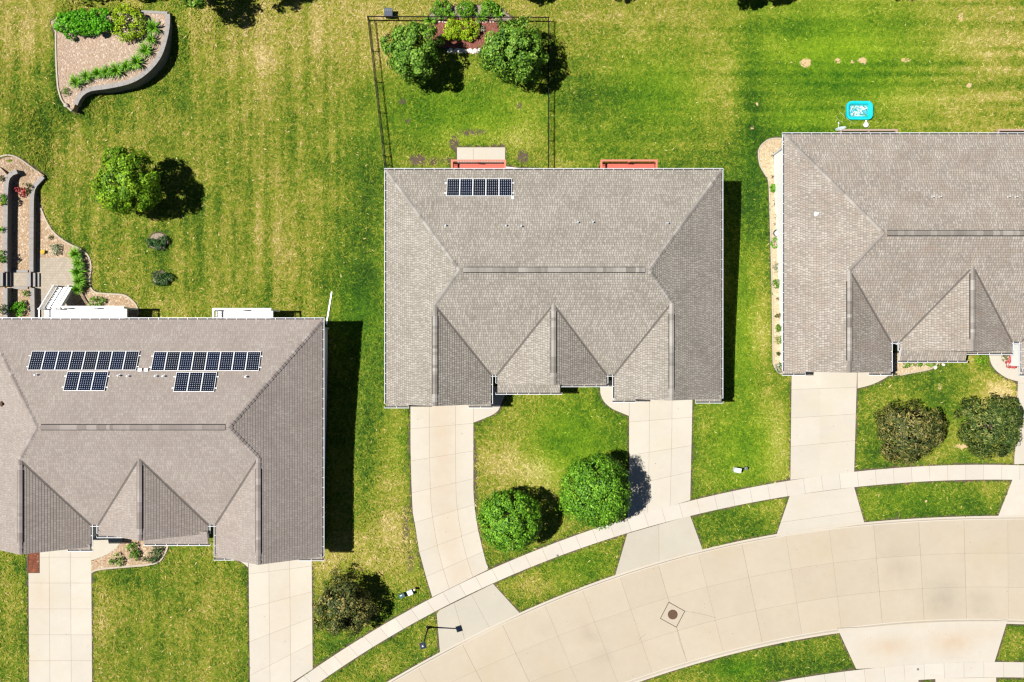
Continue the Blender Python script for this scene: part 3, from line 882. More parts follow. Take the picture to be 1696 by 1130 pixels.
    for (xa, xt, xb_, zt, yy) in ((xl,xwl,xli,zwl,ywl), (xri,xwr,xr,zwr,ywr), (xml,xm,xmr,zm,ym)):
        for (x0, x1) in ((xa, xt), (xb_, xt)):
            rf.add([(x0,yy-.002,ZE-.16),(x1,yy-.002,zt-.16),(x1,yy-.002,zt+.004),(x0,yy-.002,ZE+.004)], [(0,1,2,3)], 1)
            rf.add([(x0,yy-.002,ZE-.16),(x1,yy-.002,zt-.16),(x1,yy+.4,zt-.16),(x0,yy+.4,ZE-.16)], [(0,1,2,3)], 1)
    roof = rf.build('roof', [mats[0], M['soffit']], root); h.roof = roof
    for a, b in (((xl,yb,ZE),(xrl,yr,ZR)), ((xr,yb,ZE),(xrr,yr,ZR)), ((xwl,yhl,zwl),(xrl,yr,ZR)), ((xwr,yhr,zwr),(xrr,yr,ZR)),
                 ((xwl,yhl,zwl),(xwl,yhl-.8,zwl)), ((xwr,yhr,zwr),(xwr,yhr-.8,zwr)), ((xm,ypm,zm),(xm,ypm-.5,zm)),
                 ((xwl,ywl+.9,zwl),(xwl,ywl,zwl)), ((xwr,ywr+.9,zwr),(xwr,ywr,zwr)), ((xm,ym+.9,zm),(xm,ym,zm))):
        cp = MB(); cap_line(cp, a, b); cp.build('ridge_cap', mats[1], roof)
    for (a, b) in (((xrl+.25,yr,ZR),(xrr-.25,yr,ZR)), ((xwl,yhl-.8,zwl),(xwl,ywl+.9,zwl)), ((xwr,yhr-.8,zwr),(xwr,ywr+.9,zwr)), ((xm,ypm-.5,zm),(xm,ym+.9,zm))):
        v = MB(); ridge_vent(v, a, b); v.build('ridge_vent', [mats[1], M['black']], roof)
    Fz = lambda x, y: ZE + pf*(y-yf)
    for (a, b, wz) in (((xwl,yhl),(xli,yf), lambda x: ZE+pli*(xli-x)), ((xwr,yhr),(xri,yf), lambda x: ZE+pri*(x-xri)),
                       ((xm,ypm),(xml,yf), lambda x: ZE+pml*(x-xml)), ((xm,ypm),(xmr,yf), lambda x: ZE+pmr*(xmr-x))):
        v = MB(); A, B = Vector(a), Vector(b); d = (B-A).normalized(); n = Vector((-d.y, d.x)); A += d*.25
        rows = []
        for k in range(25):
            p = A + (B-A)*k/24; ww = .075 + R.uniform(-.012, .012); r_ = []
            for o in (-ww, 0, ww):
                q = p + n*o; r_.append((q.x, q.y, max(Fz(q.x, q.y), wz(q.x)) + .036))
            rows.append(r_)
        for r0, r1 in zip(rows[:-1], rows[1:]):
            v.add([r0[0], r0[1], r1[1], r1[0]], [(0,1,2,3)]); v.add([r0[1], r0[2], r1[2], r1[1]], [(0,1,2,3)])
        v.build('valley_flashing', mats[2], roof)
    # ---- gutters
    e = 0.165
    gutter_seg(gut, (xl-e,yb), (xr+e,yb), (0,1))
    gutter_seg(gut, (xl,yb), (xl,ywl), (-1,0)); gutter_seg(gut, (xr,yb), (xr,ywr), (1,0))
    gutter_seg(gut, (xli,yf), (xli,ywl), (1,0)); gutter_seg(gut, (xri,yf), (xri,ywr), (-1,0))
    gutter_seg(gut, (xml,yf), (xml,ym), (-1,0)); gutter_seg(gut, (xmr,yf), (xmr,ym), (1,0))
    gutter_seg(gut, (xli,yf), (xml,yf), (0,-1)); gutter_seg(gut, (xmr,yf), (xri,yf), (0,-1))
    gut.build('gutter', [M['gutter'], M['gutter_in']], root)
    # ---- walls
    w = MB(); i = 0.55
    fp = [(xl+i,yb-i),(xr-i,yb-i),(xr-i,ywr+.45),(xri+.45,ywr+.45),(xri+.45,yf+1.6),(xmr-.45,yf+1.6),(xmr-.45,ym+.45),(xml+.45,ym+.45),(xml+.45,yf+1.6),(xli-.45,yf+1.6),(xli-.45,ywl+.45),(xl+i,ywl+.45)]
    w.prism(fp, base, ZE-.21)
    for (xa, xt, xb_, zt, yy) in ((xl+i,xwl,xli-.45,zwl,ywl), (xri+.45,xwr,xr-i,zwr,ywr), (xml+.45,xm,xmr-.45,zm,ym)):
        w.add([(xa,yy+.45,ZE-.21),(xb_,yy+.45,ZE-.21),(xt,yy+.45,zt-.3)], [(0,1,2)])
    wall = w.build('wall', M['siding'], root)
    h.fp = fp
    NOT_LAWN.append(fp)
    for (xa, xb_, yy) in ((xl+1.9, xl+6.7, ywl+.45), (xr-6.7, xr-1.9, ywr+.45)):
        g = MB(); z0 = gz1((xa+xb_)/2, yy-.6)+.03
        g.box(xa, xb_, yy-.06, yy-.002, z0, z0+2.15)
        for k in range(1, 4): g.box(xa, xb_, yy-.075, yy-.06, z0+2.15*k/4-.02, z0+2.15*k/4+.02)
        g.build('garage_door', M['garage'], root)
    for xx in (xl+.3, xr-.3):          # downspouts at the back corners
        d = MB(); s = -1 if xx < (xl+xr)/2 else 1
        d.beam((xx+s*.36, yb-.55, ZE-.1), (xx-s*.16, yb-.62, ZE-.5), .09, .11); d.beam((xx-s*.16, yb-.62, ZE-.5), (xx-s*.16, yb-.62, gz1(xx, yb)+.1), .09, .11)
        d.build('downspout', M['gutter'], root)
    for k in range(5):
        xx = xl + (xr-xl)*(k+.5)/5; fr = MB(); fr.box(xx-.8, xx+.8, yb-i+.002, yb-i+.06, .9, 2.3); f_ = fr.build('window', M['white'], root)
        pn = MB(); pn.box(xx-.72, xx+.72, yb-i+.06, yb-i+.075, .98, 2.22); pn.build('pane', M['glass'], f_)
    return h

def on_plane(px, py, p0, sx, sy):
    """photo pixel -> point on the plane z = z0 + sx (x-x0) + sy (y-y0)"""
    xx, yy = (px-CX)/FO, -(py-CY)/FO
    a = p0[2] - sx*p0[0] - sy*p0[1]
    t = (H - a) / (1 + sx*xx + sy*yy)
    return Vector((xx*t, yy*t, H - t))

mid = house('middle grey-brown duplex with one row of five solar panels and two red decks',
    dict(xl=640, xr=1194.5, yb=282, yf=620.5, rl=761.5, rr=1074.5, ry=447, wl=720.5, wr=1112, m=917, wli=813, wri=1017.5, ml=824, mr=1004, fwl=669, fwr=660, fm=635,
         skirts=[(640,677,673,669), (776,813,673,669), (1017.5,1053,664,660), (1152,1194.5,665,660), (824,927.5,650.5,637), (927.5,1004,638,633.5)], lext=(640,824,1017.5), rext=(813,927.5,1004,1194.5)), (M['roof_mid'], M['cap_mid'], M['valley']))
THICK[0] = 0.016
left = house('pinkish-grey duplex at the left edge with two solar clusters and white decks',
    dict(xl=None, xr=533.8, yb=529.5, yf=869, rl=61.5, rr=378.5, ry=708, wl=34, wr=428.5, m=230, wli=150, wri=357.5, ml=163.5, mr=345, fwl=906, fwr=922, fm=884,
         skirts=[(112,150,910.5,906), (357.5,389,925,922), (494,533.8,926,922), (163.5,212,888,884), (239,345,901,884)], lext=(357.5,163.5), rext=(150,533.8,345)), (M['roof_left'], M['cap_left'], M['valley']))
THICK[0] = 0.024
right = house('mottled brown duplex at the right edge with no solar panels on its roof',
    dict(xl=1299, xr=None, yb=223, yf=566, rl=1464.5, rr=1781.5, ry=386, wl=1407, wr=1812, m=1612, wli=1475, wri=1692, ml=1490.5, mr=1675.5, fwl=615.5, fwr=617, fm=581,
         skirts=[(1299,1334,619,615.5), (1439,1475,619,615.5), (1692,1730,620,616), (1490.5,1599,597.5,582), (1599,1675.5,584.5,580)], lext=(1299,1490.5,1692), rext=(1475,1599,1675.5)), (M['roof_right'], M['cap_right'], M['valley']))

def vent(h, px, py, plane='back', mat=None, r=0.075, hh=0.34):
    p = on_plane(px, py, *PLANES(h, plane))
    m = MB(); m.tube([p - Vector((0,0,.1)), p + Vector((0,0,hh))], [r, r], 10); m.tube([p - Vector((0,0,.05)), p + Vector((0,0,.06))], [r*2.2, r*1.3], 10)
    m.build('vent_pipe', mat or M['white'], h.roof)
def PLANES(h, k):
    if k == 'back': return ((h.xl, h.yb, h.ZE), 0.0, -h.pb)
    return ((h.xl, h.yb, h.ZE), h.pl, 0.0)
for x, y in ((738,374),(838,374),(863.5,375),(957,368.5),(982,368.5),(1105.5,370)): vent(mid, x, y, mat=M['steel'], hh=.34, r=.055)
for x, y in ((1544,326.5),(1556,326.5),(1669.5,326.5),(1682,326.5)): vent(right, x, y, mat=M['vent_grey'], hh=.34, r=.05)
vent(right, 1352.5, 354.5, 'left', hh=.3, r=.09)
for x, y in ((61,621),(198,622),(213,623),(259,623),(272,623),(408,624)): vent(left, x, y, hh=.42, r=.055)
vent(left, 4.5, 669, 'left', M['rust'], r=.12, hh=.35)

# ---------------------------------------------------------------- solar panels
def mat_cells():
    t = NT('solar_cells')
    uv = t.new('ShaderNodeUVMap'); uv.uv_map = 'UVMap'
    sp = t.new('ShaderNodeSeparateXYZ'); t.link(uv.outputs[0], sp.inputs[0])
    gx = t.math('ABSOLUTE', t.math('SUBTRACT', t.math('FRACT', sp.outputs[0]), 0.5))
    gy = t.math('ABSOLUTE', t.math('SUBTRACT', t.math('FRACT', sp.outputs[1]), 0.5))
    corner = t.math('GREATER_THAN', t.math('ADD', gx, gy), 0.80)
    line = t.math('GREATER_THAN', t.math('MAXIMUM', gx, gy), 0.468)
    oi = t.new('ShaderNodeObjectInfo')
    c = t.mix(oi.outputs['Random'], (0.007, 0.007, 0.009), (0.003, 0.006, 0.020))
    c = t.mix(t.math('MULTIPLY', line, 0.6), c, (0.045, 0.055, 0.078))
    c = t.mix(corner, c, (0.36, 0.40, 0.46))
    return t.base(c, 0.16, 0.25)
M['cell'] = mat_cells()
def panel_proto(w, l):
    f = MB(); t = 0.024
    f.box(-w/2, w/2, l/2-t, l/2, 0, .045); f.box(-w/2, w/2, -l/2, -l/2+t, 0, .045)
    f.box(-w/2, -w/2+t, -l/2+t, l/2-t, 0, .045); f.box(w/2-t, w/2, -l/2+t, l/2-t, 0, .045)
    c = MB(); a, b = w/2-t, l/2-t
    c.add([(-a,-b,.036),(a,-b,.036),(a,b,.036),(-a,b,.036)], [(0,1,2,3)], 0, [[(0,0),(6,0),(6,10),(0,10)]])
    return f.mesh('frame'), c.mesh('cells')
ORD = ['leftmost', 'second', 'third', 'fourth', 'fifth', 'sixth', 'seventh', 'eighth']
def panel_row(h, TL, TR, BL, n, rowname, group):
    P = PLANES(h, 'back')
    tl, tr, bl = (on_plane(*q, *P) for q in (TL, TR, BL))
    w = (tr.x - tl.x) / n; l = (Vector((tl.x, bl.y, bl.z)) - tl).length
    ang = math.atan(h.pb)                       # back slope: rises towards -y
    nr = Vector((0, math.sin(ang), math.cos(ang)))
    fm, cm = panel_proto(w * 0.985, l)
    for m_, k in ((fm, 'white'), (cm, 'cell')): m_.materials.append(M[k])
    cy, cz = (tl.y + bl.y)/2, (tl.z + bl.z)/2
    for i in range(n):
        o = empty('solar_panel', Vector((tl.x + w*(i+.5), cy, cz)) + nr*0.10,
                  ('%s panel from the left, %s' % (ORD[i], rowname)) if i else ('leftmost panel, %s' % rowname), 'solar panel', group)
        o.rotation_euler = (-ang, 0, 0)
        for nm, me in (('frame', fm), ('cells', cm)):
            k = bpy.data.objects.new(nm, me); k.parent = o; link(k)
    for f in (0.22, 0.80):                      # rails run under the row and stick out at both ends
        r = MB(); y = tl.y + (bl.y-tl.y)*f; z = tl.z + (bl.z-tl.z)*f
        a = Vector((tl.x-.17, y, z)) + nr*.07; b = Vector((tr.x+.17, y, z)) + nr*.07
        r.beam(a, b, .05, .05); r.build('panel_rail', M['white'], h.root)
g = 'solar panels on the back roof slopes'
panel_row(mid, (740.5,298), (848,298), (740,326.5), 5, "single row of five solar panels on the middle house", g)
panel_row(left, (54,583), (232,583), (45.5,614.5), 8, "upper row of the left house's left solar cluster", g)
panel_row(left, (112.5,617), (180.5,617), (104.5,648.5), 3, "lower row of the left house's left solar cluster", g)
panel_row(left, (256,584), (433,584), (249,615.5), 8, "upper row of the left house's right solar cluster", g)
panel_row(left, (293,618), (360,618), (286.5,650), 3, "lower row of the left house's right solar cluster", g)
for x, y in ((232.5,612.5),(243,612.5)):
    p = on_plane(x, y, *PLANES(left, 'back')); m = MB(); m.box(p.x-.14, p.x+.14, p.y-.12, p.y+.12, p.z-.1, p.z+.16); m.build('junction_box', M['white'], left.root, bevel=.01)
p = on_plane(849.5, 327.5, *PLANES(mid, 'back')); m = MB(); m.box(p.x-.1, p.x+.1, p.y-.12, p.y+.12, p.z-.1, p.z+.15); m.build('junction_box', M['white'], mid.root, bevel=.01)

# ---------------------------------------------------------------- decks
def deck(name, label, x0, x1, yo, ywall, zf, mats, rail_h=1.0, sides='lr', zr=None, nball=0.125):
    """raised deck behind a house: traced at the top rail"""
    zt = zf + rail_h
    X0, X1 = U(x0, 0, zt)[0], U(x1, 0, zt)[0]; Yo = U(0, yo, zt)[1]
    zb = gz1((X0+X1)/2, Yo)
    root = empty(name, ((X0+X1)/2, (Yo+ywall)/2, zb), label, 'deck')
    f = MB(); f.box(X0+.04, X1-.04, ywall, Yo-.04, zf-.04, zf, 0); f.box(X0+.02, X1-.02, ywall, Yo-.02, zf-.28, zf-.042, 1)
    f.build('floor', [mats[0], mats[1]], root)
    r = MB()
    segs = [((X0,Yo),(X1,Yo))]
    if 'l' in sides: segs.append(((X0,ywall),(X0,Yo)))
    if 'r' in sides: segs.append(((X1,ywall),(X1,Yo)))
    for a, b in segs:
        A, B = Vector((*a, zt)), Vector((*b, zt)); L = (B-A).length; d = (B-A)/L
        s0 = 0.07 if b[1] == a[1] else 0.0
        r.beam(A - d*s0, B + d*s0 if b[1] == a[1] else B - d*0.07, .14, .04)
        lo = Vector((0,0,-(rail_h-.10)))
        r.beam(A + lo, B + lo, .04, .08); r.beam(A + Vector((0,0,-.08)), B + Vector((0,0,-.08)) , .035, .07)
        n = int(L / nball)
        for i in range(n):
            p = A + d * (L*(i+.5)/n); r.beam(p + Vector((0,0,-.06)), p + lo, .035, .035, up=(0,1,0))
    r.build('railing', mats[2], root)
    for xx in (X0+.06, (X0+X1)/2, X1-.06):
        p = MB(); p.box(xx-.06, xx+.06, Yo-.13, Yo-.01, zb-.2, zt-.03); p.build('post', mats[1] if xx == (X0+X1)/2 else mats[1], root)
    return root, (X0, X1, Yo, zf, zb)
RED = (M['red_deck'], M['red_rail'], M['red_rail']); WH = (M['white_deck'], M['white'], M['white']); TN = (M['tan_rail'], M['tan_rail'], M['tan_rail'])
deck('wooden_deck', 'red wooden deck beside the concrete patio behind the middle house', 748.5, 836.5, 266, mid.yb-.56, 0.2, RED)
deck('wooden_deck', 'red wooden deck without a patio, right of the other behind the middle house', 996, 1087.5, 266, mid.yb-.56, 0.2, RED)
dA, (ax0, ax1, ayo, azf, azb) = deck('white_deck', 'white deck with a flight of stairs down to the paver patio', 103, 203, 508.5, left.yb-.56, 0.1, WH, sides='r')
deck('white_deck', 'white deck without stairs behind the right half of the left house', 353, 447.5, 512, left.yb-.56, 0.1, WH)
deck('tan_deck', 'narrow tan deck railing showing behind the right house near the satellite dish', 1393.5, 1485.5, 215.5, right.yb-.56, 0.3, TN)
deck('tan_deck', 'tan deck railing cut by the right edge of the photo behind the right house', 1653.5, 1748, 215.5, right.yb-.56, 0.3, TN)
# landing and stairs of the white deck
sx0, sx1 = U(95.5, 0, -2.4)[0], U(121, 0, -2.4)[0]
yt, ybm = ayo - 0.15, G(108, 475)[1]
m = MB(); m.box(sx0, ax0+.02, left.yb-.56, yt, azf-.25, azf-.005); m.build('landing', M['white_deck'], dA)
st = MB(); n = 13
for i in range(n):
    f = (i + 1) / (n + 1); y = yt + (ybm - yt) * f; z = azf + (azb - azf) * f
    d = (ybm - yt) / (n + 1)
    st.box(sx0+.04, sx1-.04, y - d*.5, y + d*.55, z-.04, z)
for xx in (sx0, sx1): st.beam((xx, yt, azf-.15), (xx, ybm, azb+.05), .06, .26)
stair = st.build('stairs', M['white'], dA)
hr = MB()
for xx in (sx0, sx1):
    hr.beam((xx, yt, azf+.95), (xx, ybm, azb+1.0), .09, .06); hr.beam((xx, yt, azf+.15), (xx, ybm, azb+.18), .05, .05)
    for i in range(22):
        f = (i+.5)/22; y = yt+(ybm-yt)*f; z = azf+(azb-azf)*f; hr.beam((xx,y,z+.12), (xx,y,z+.97), .035, .035, up=(0,1,0))
    for f in (0, 1): y = yt+(ybm-yt)*f; z = azf+(azb-azf)*f; hr.box(xx-.06, xx+.06, y-.06, y+.06, z-.1, z+1.05)
hr.beam((sx0, left.yb-.5, azf+.95), (sx0, yt, azf+.95), .09, .06)
hr.build('stair_railing', M['white'], stair)

# ---------------------------------------------------------------- fence round the back yard of the middle house
def fence():
    zt = -2.5 + 1.2
    c = [(637.5,281),(608.5,27),(909,28.5),(908.5,279)]
    P = [Vector((*U(x, y, zt), zt)) for x, y in c]
    root = empty('metal_fence', (P[1].x, P[1].y, -2.5), 'black metal picket fence enclosing the back yard of the middle house', 'fence')
    for si in range(3):
        a, b = P[si], P[si+1]; L = (b-a).length; d = (b-a)/L; n = max(2, round(L/2.35))
        if si == 0:
            stops = [0, .045, .10, .185] + [.185 + (1-.185)*k/4 for k in range(1, 5)]
        else: stops = [k/n for k in range(n+1)]
        for k, f in enumerate(stops):
            p = a + d*L*f; m = MB(); m.beam(p - Vector((0,0,1.35)), p + Vector((0,0,.06)), .06, .06, up=(0,1,0)); m.build('post', M['black'], root)
        for k in range(len(stops)-1):
            q0, q1 = a + d*L*stops[k], a + d*L*stops[k+1]
            gate = si == 0 and k == 2
            m = MB()
            for dz, ww in ((0.0, .045), (-.16, .03), (-1.08, .04)): m.beam(q0 + Vector((0,0,dz)), q1 + Vector((0,0,dz)), ww, .035)
            l = (q1-q0).length; nb = max(2, int(l/.115))
            for j in range(nb):
                p = q0 + (q1-q0)*((j+.5)/nb); m.beam(p - Vector((0,0,1.12)), p, .016, .016, up=(0,1,0))
            m.build('gate' if gate else 'panel', M['black'], root)
fence()

# ---------------------------------------------------------------- terraces, steps, planter
L1, L2 = -1.85, -1.0
def wall_thing(name, label, pts, ztop, w=0.30, capw=0.36, base=-2.9):
    """block retaining wall: traced along the middle of its cap"""
    P = [Vector((*U(x, y, ztop), 0)) for x, y in pts]
    root = empty(name, (P[0].x, P[0].y, base), label, 'retaining wall')
    for nm, ww, z0, z1, mt in (('wall_blocks', w, base, ztop-.09, 'block'), ('cap_stones', capw, ztop-.09, ztop, 'cap')):
        m = MB()
        if nm == 'cap_stones':
            tot = sum((P[i+1]-P[i]).length for i in range(len(P)-1)); n = max(2, int(tot/.45))
            Q = [lerp_poly([(p.x,p.y) for p in P], k/n) for k in range(n+1)]
            for k in range(n):
                a, b = Vector((*Q[k], 0)), Vector((*Q[k+1], 0)); d = (b-a).normalized(); j = R.uniform(-.006, .006)
                m.beam(a + d*.004 + Vector((0,0,(z0+z1)/2+j)), b - d*.004 + Vector((0,0,(z0+z1)/2+j)), ww, z1-z0)
        else:
            for a, b in zip(P[:-1], P[1:]):
                d = (b-a).normalized(); m.beam(a - d*.02 + Vector((0,0,(z0+z1)/2)), b + d*.02 + Vector((0,0,(z0+z1)/2)), ww, z1-z0)
        m.build(nm, M[mt], root)
    return root
sheet('gravel_terrace', M['gravel'], [(13,291),(6,283),(-2,277)] + spline([(3,271.5),(10,266.5),(20,263),(30,263),(45,269.5),(60,281),(73,291)], 4) + [(68,296),(56,309),(52,325),(51,452),(10,452)], 0.03, level=L1-.06, skirt=.3)
sheet('gravel_terrace', M['gravel_pink'], [(-60,296),(-20,290),(-1,276.5),(6,283),(13,291),(9,300),(7,452),(-60,452)], 0.03, level=L2-.06, skirt=.4)
sheet('gravel_terrace', M['gravel'], [(10,476),(52,476),(52,540),(10,540)], 0.03, level=L1-.06, skirt=.3)
sheet('gravel_terrace', M['gravel_pink'], [(-60,476),(8,476),(8,540),(-60,540)], 0.03, level=L2-.06, skirt=.3)
edging('bed_edging', spline([(-20,289),(0,274.5),(10,266),(22,262),(34,263),(46,269.5),(60,281),(66,287)], 4), 0.12, label='pale curved edging along the lawn at the top of the terraced beds', level=-2.4)
wall_thing('retaining_wall', 'lower grey block wall above the paver patio, north of the steps', spline([(71,292.5),(65,299),(58,306.5),(54,315),(52.5,330),(52,360),(51.5,450)], 4), L1)
wall_thing('retaining_wall', 'upper grey block wall along the left edge, north of the steps', spline([(28,284),(21,286.5),(14.5,291.5),(11,300),(9.5,320),(8.5,380),(8.5,450)], 4), L2)
wall_thing('retaining_wall', 'lower grey block wall between the steps and the left house', [(53,477.5),(54,545)], L1)
wall_thing('retaining_wall', 'upper grey block wall between the steps and the left house', [(8.5,477.5),(8.5,545)], L2)
def steps():
    Xp, _, _ = G(66, 464); Y0, Y1 = G(60, 452.5)[1], G(60, 475.5)[1]
    root = empty('garden_steps', (Xp, (Y0+Y1)/2, -2.5), 'grey block steps climbing from the paver patio between the terraced walls', 'steps')
    n, zz = 0, -2.5
    def flight(x_edges, z0, z1):
        k = len(x_edges) - 1
        for i in range(k):
            z = z0 + (z1-z0)*(i+1)/k
            m = MB(); m.box(x_edges[i+1], x_edges[i], Y1, Y0, -2.9, z-.07, 0); m.box(x_edges[i+1]-.0, x_edges[i]+.025, Y1+.004, Y0-.004, z-.07, z, 1)
            m.build('step', [M['block'], M['cap']], root)
    xe = [U(p, 0, z)[0] for p, z in ((64.5,-2.3),(59,-2.2),(52,-2.05),(44.5,-1.85))]
    flight(xe, -2.5, L1)
    xl_ = U(19.5, 0, L1)[0]
    m = MB(); m.box(xl_, xe[-1], Y1, Y0, -2.9, L1-.05, 0); m.box(xl_, xe[-1], Y1+.004, Y0-.004, L1-.05, L1, 1); m.build('landing', [M['block'], M['pavers']], root)
    xe2 = [xl_, U(14,0,L1+.28)[0], U(7,0,L1+.56)[0], U(0,0,L2)[0], U(-14,0,L2)[0]]
    flight(xe2[:4], L1, L2)
    for yy in (Y0+.11, Y1-.11):      # cheek blocks beside the landing
        m = MB(); m.box(xl_+.05, xe[-1]+.1, yy-.1, yy+.1, -2.9, L1+.06); m.build('cheek_wall', M['cap'], root)
steps()
ZP = -0.9
PL = [(95,30),(93.5,60),(94,100),(96,135),(98,150),(103,165),(112,177),(119,183),(124,174),(128,164),(136,153.5),(150,146.5),(175,143),(205,137),(225,129),(245,114),(262,93),(271,68),(276.5,42),(277,22),(262,20.5),(234,19.5)]
sheet('gravel_planter', M['gravel_pink'], spline(PL, 4, True), 0.02, level=ZP-.05, skirt=.9)
wall_thing('retaining_wall', 'curved grey block wall holding up the raised gravel planter at the top left', spline([(125,173),(128.5,164.5),(136.5,154.5),(150,147.5),(175,144),(205,138),(226,130),(246,115),(263,94),(272.5,68),(277.5,42),(277.5,23)], 6), ZP, base=-3.0)
wall_thing('retaining_wall', 'low straight block kerb along the top edge of the raised gravel planter', [(277,21.5),(262,20.5),(234,19.5)], ZP, w=.2, capw=.22, base=-2.4)
edging('bed_edging', spline([(95,30),(93,60),(93.5,100),(95.5,135),(97.5,150),(102.5,166),(112,178),(119,184)], 4), .12, label='pale edging along the left side of the raised gravel planter', level=ZP-.02)
def rock(name, label, group, x, y, r, i, mats, z=None):
    X, Y, g_ = G(x, y); z = g_ if z is None else z
    bm = bmesh.new(); bmesh.ops.create_icosphere(bm, subdivisions=2, radius=r)
    rr = random.Random(i); s = (rr.uniform(.8,1.3), rr.uniform(.8,1.2), rr.uniform(.6,.9))
    for v in bm.verts:
        n = 1 + .18*math.sin(v.co.x*9/r*.3+i) * math.cos(v.co.y*7/r*.3+2*i) + rr.uniform(-.06,.06)
        v.co = Vector((v.co.x*s[0]*n, v.co.y*s[1]*n, v.co.z*s[2]*n))
    me = bpy.data.meshes.new(name); bm.to_mesh(me); bm.free()
    o = bpy.data.objects.new(name, me); me.materials.append(mats); o.location = (X, Y, z + r*.35); link(o)
    return tag(o, label, 'rock', group)
for i in range(20):
    rock('edge_rock', 'white stone in the row edging the lower side of the red mulch bed', 'stones edging the mulch bed', 744+i*3.4+R.uniform(-.6,.6), 84.5+R.uniform(-1.6,1.8)-(.25*max(0, i-14)), R.uniform(.12,.22), i, M['rock'])
for i in range(9):
    rock('edge_rock', 'small white stone in the broken row along the fence side of the mulch bed', 'stones on the fence side of the mulch bed', (728,733,738,789,794,800,806,812,817)[i], 36.5+R.uniform(-.8,.8), R.uniform(.07,.12), 50+i, M['rock'])
rock('boulder', 'tan boulder at the bottom tip of the raised gravel planter', None, 116, 178.5, .22, 90, M['edging'], z=ZP)
for i, (x, y, r, l) in enumerate(((1549,609,.16,'pale stone at the end of the gravel bed under the right house gable'), (1562,604,.15,'pale stone in the grass beneath the right house gable'))):
    rock('garden_stone', l, None, x, y, r, 100+i, M['rock'])

# ---------------------------------------------------------------- street lamp
def street_lamp():
    X, Y, z = G(709.5, 1038.5); h = 5.1
    o = empty('street_lamp', (X, Y, z), 'black street lamp post with a square lantern on the parkway grass by the kerb', 'street lamp')
    m = MB(); m.tube([(X,Y,z),(X,Y,z+.5),(X,Y,z+.52),(X,Y,z+h-.2)], [.10,.10,.065,.045], 12); m.build('pole', M['black'], o)
    m = MB(); m.tube([(X,Y,z-.05),(X,Y,z+.06)], [.2,.17], 12); m.build('base_plate', M['black'], o)
    a = math.radians(62); m = MB()
    def sq(r, zz): return [Vector((X + r*math.cos(a+k*math.pi/2), Y + r*math.sin(a+k*math.pi/2), zz)) for k in range(4)]
    rings = [sq(.14, z+h-.2), sq(.30, z+h+.12), sq(.335, z+h+.12), sq(.335, z+h+.17), sq(.16, z+h+.26)]
    vs = [p for r_ in rings for p in r_]
    fs = [(4*i+j, 4*i+(j+1)%4, 4*i+4+(j+1)%4, 4*i+4+j) for i in range(4) for j in range(4)] + [(3,2,1,0), (16,17,18,19)]
    m.add(vs, fs); m.build('lantern', M['lampblack'], o)
    m = MB(); m.tube([(X,Y,z+h+.25),(X,Y,z+h+.34)], [.06,.05], 10); m.build('photocell', M['white'], o)
M['lampblack'] = plain('lamp_black_paint', (0.022, 0.028, 0.045), 0.4)
street_lamp()

# ---------------------------------------------------------------- manhole, valve covers, utility boxes
def manhole():
    X, Y, z = G(1114.5, 1018.5); z -= .1
    o = empty('manhole', (X, Y, z), 'rusty round manhole cover in a tilted square of concrete in the street', 'manhole')
    m = MB(); P = [G(x, y)[:2] for x, y in ((1108,998),(1134.5,1013),(1120.5,1039.5),(1094,1025))]
    m.prism(P, z-.05, z+.010); m.build('collar', M['street'], o)
    e = MB()
    for i in range(4):
        a, b = Vector((*P[i], z+.012)), Vector((*P[(i+1)%4], z+.012)); e.beam(a, b, .055, .008)
    e.build('collar_joint', M['joint_dark'], o)
    m = MB(); m.tube([(X,Y,z),(X,Y,z+.022)], [.36,.36], 28); m.tube([(X,Y,z+.02),(X,Y,z+.026)], [.30,.30], 24)
    for k in range(-3, 4): m.box(X-.26, X+.26, Y+k*.075-.012, Y+k*.075+.012, z+.024, z+.031)
    m.build('cover', M['rust'], o)
    m = MB(); m.tube([(X,Y,z+.005),(X,Y,z+.016)], [.40,.40], 28); m.build('ring', M['rust'], o)
M['joint_dark'] = plain('dark_joint', (0.07, 0.055, 0.04), 0.9)
manhole()
for x0, y0, x1, y1 in ((1134.5,1013,1186,1024),(1120.5,1039.5,1137,1093)):
    pass
def lid(x, y, label):
    X, Y, z = G(x, y); m = MB(); m.tube([(X,Y,z),(X,Y,z+.055)], [.10,.10], 14); m.tube([(X,Y,z+.05),(X,Y,z+.062)], [.07,.07], 12)
    tag(m.build('valve_cover', M['rust_grey']), label, 'valve cover')
M['rust_grey'] = plain('grey_iron', (0.13, 0.12, 0.105), 0.8)
lid(923.5, 920.3, 'small round grey valve cover in the pavement beside the parkway grass')
lid(1520, 1108.5, 'small round valve cover in the pavement at the bottom right')
def utility_box(x, y, w, d, h, rot, mat, label):
    X, Y, z = G(x, y); o = empty('utility_box', (X, Y, z), label, 'utility box'); a = math.radians(rot)
    m = MB(); m.box(-w/2, w/2, -d/2, d/2, -.1, h*.8); b = m.build('cabinet', mat, o, local=True, bevel=.015)
    m = MB(); m.add([(-w/2-.02,-d/2-.02,h*.8),(w/2+.02,-d/2-.02,h*.8),(w/2+.02,d/2+.02,h*.8),(-w/2-.02,d/2+.02,h*.8),(-w/2-.02,-d/2-.02,h*.92),(w/2+.02,-d/2-.02,h*.92),(w/2+.02,d/2+.02,h),(-w/2-.02,d/2+.02,h)],
          [(0,3,2,1),(4,5,6,7),(0,1,5,4),(1,2,6,5),(2,3,7,6),(3,0,4,7)]); m.build('cover', mat, o, local=True, bevel=.012)
    m = MB(); m.box(-w*.32, w*.1, d*.05, d*.38, h*.96, h*.985); m.build('vent_plate', M['steel'], o, local=True)
    o.rotation_euler = (0,0,a)
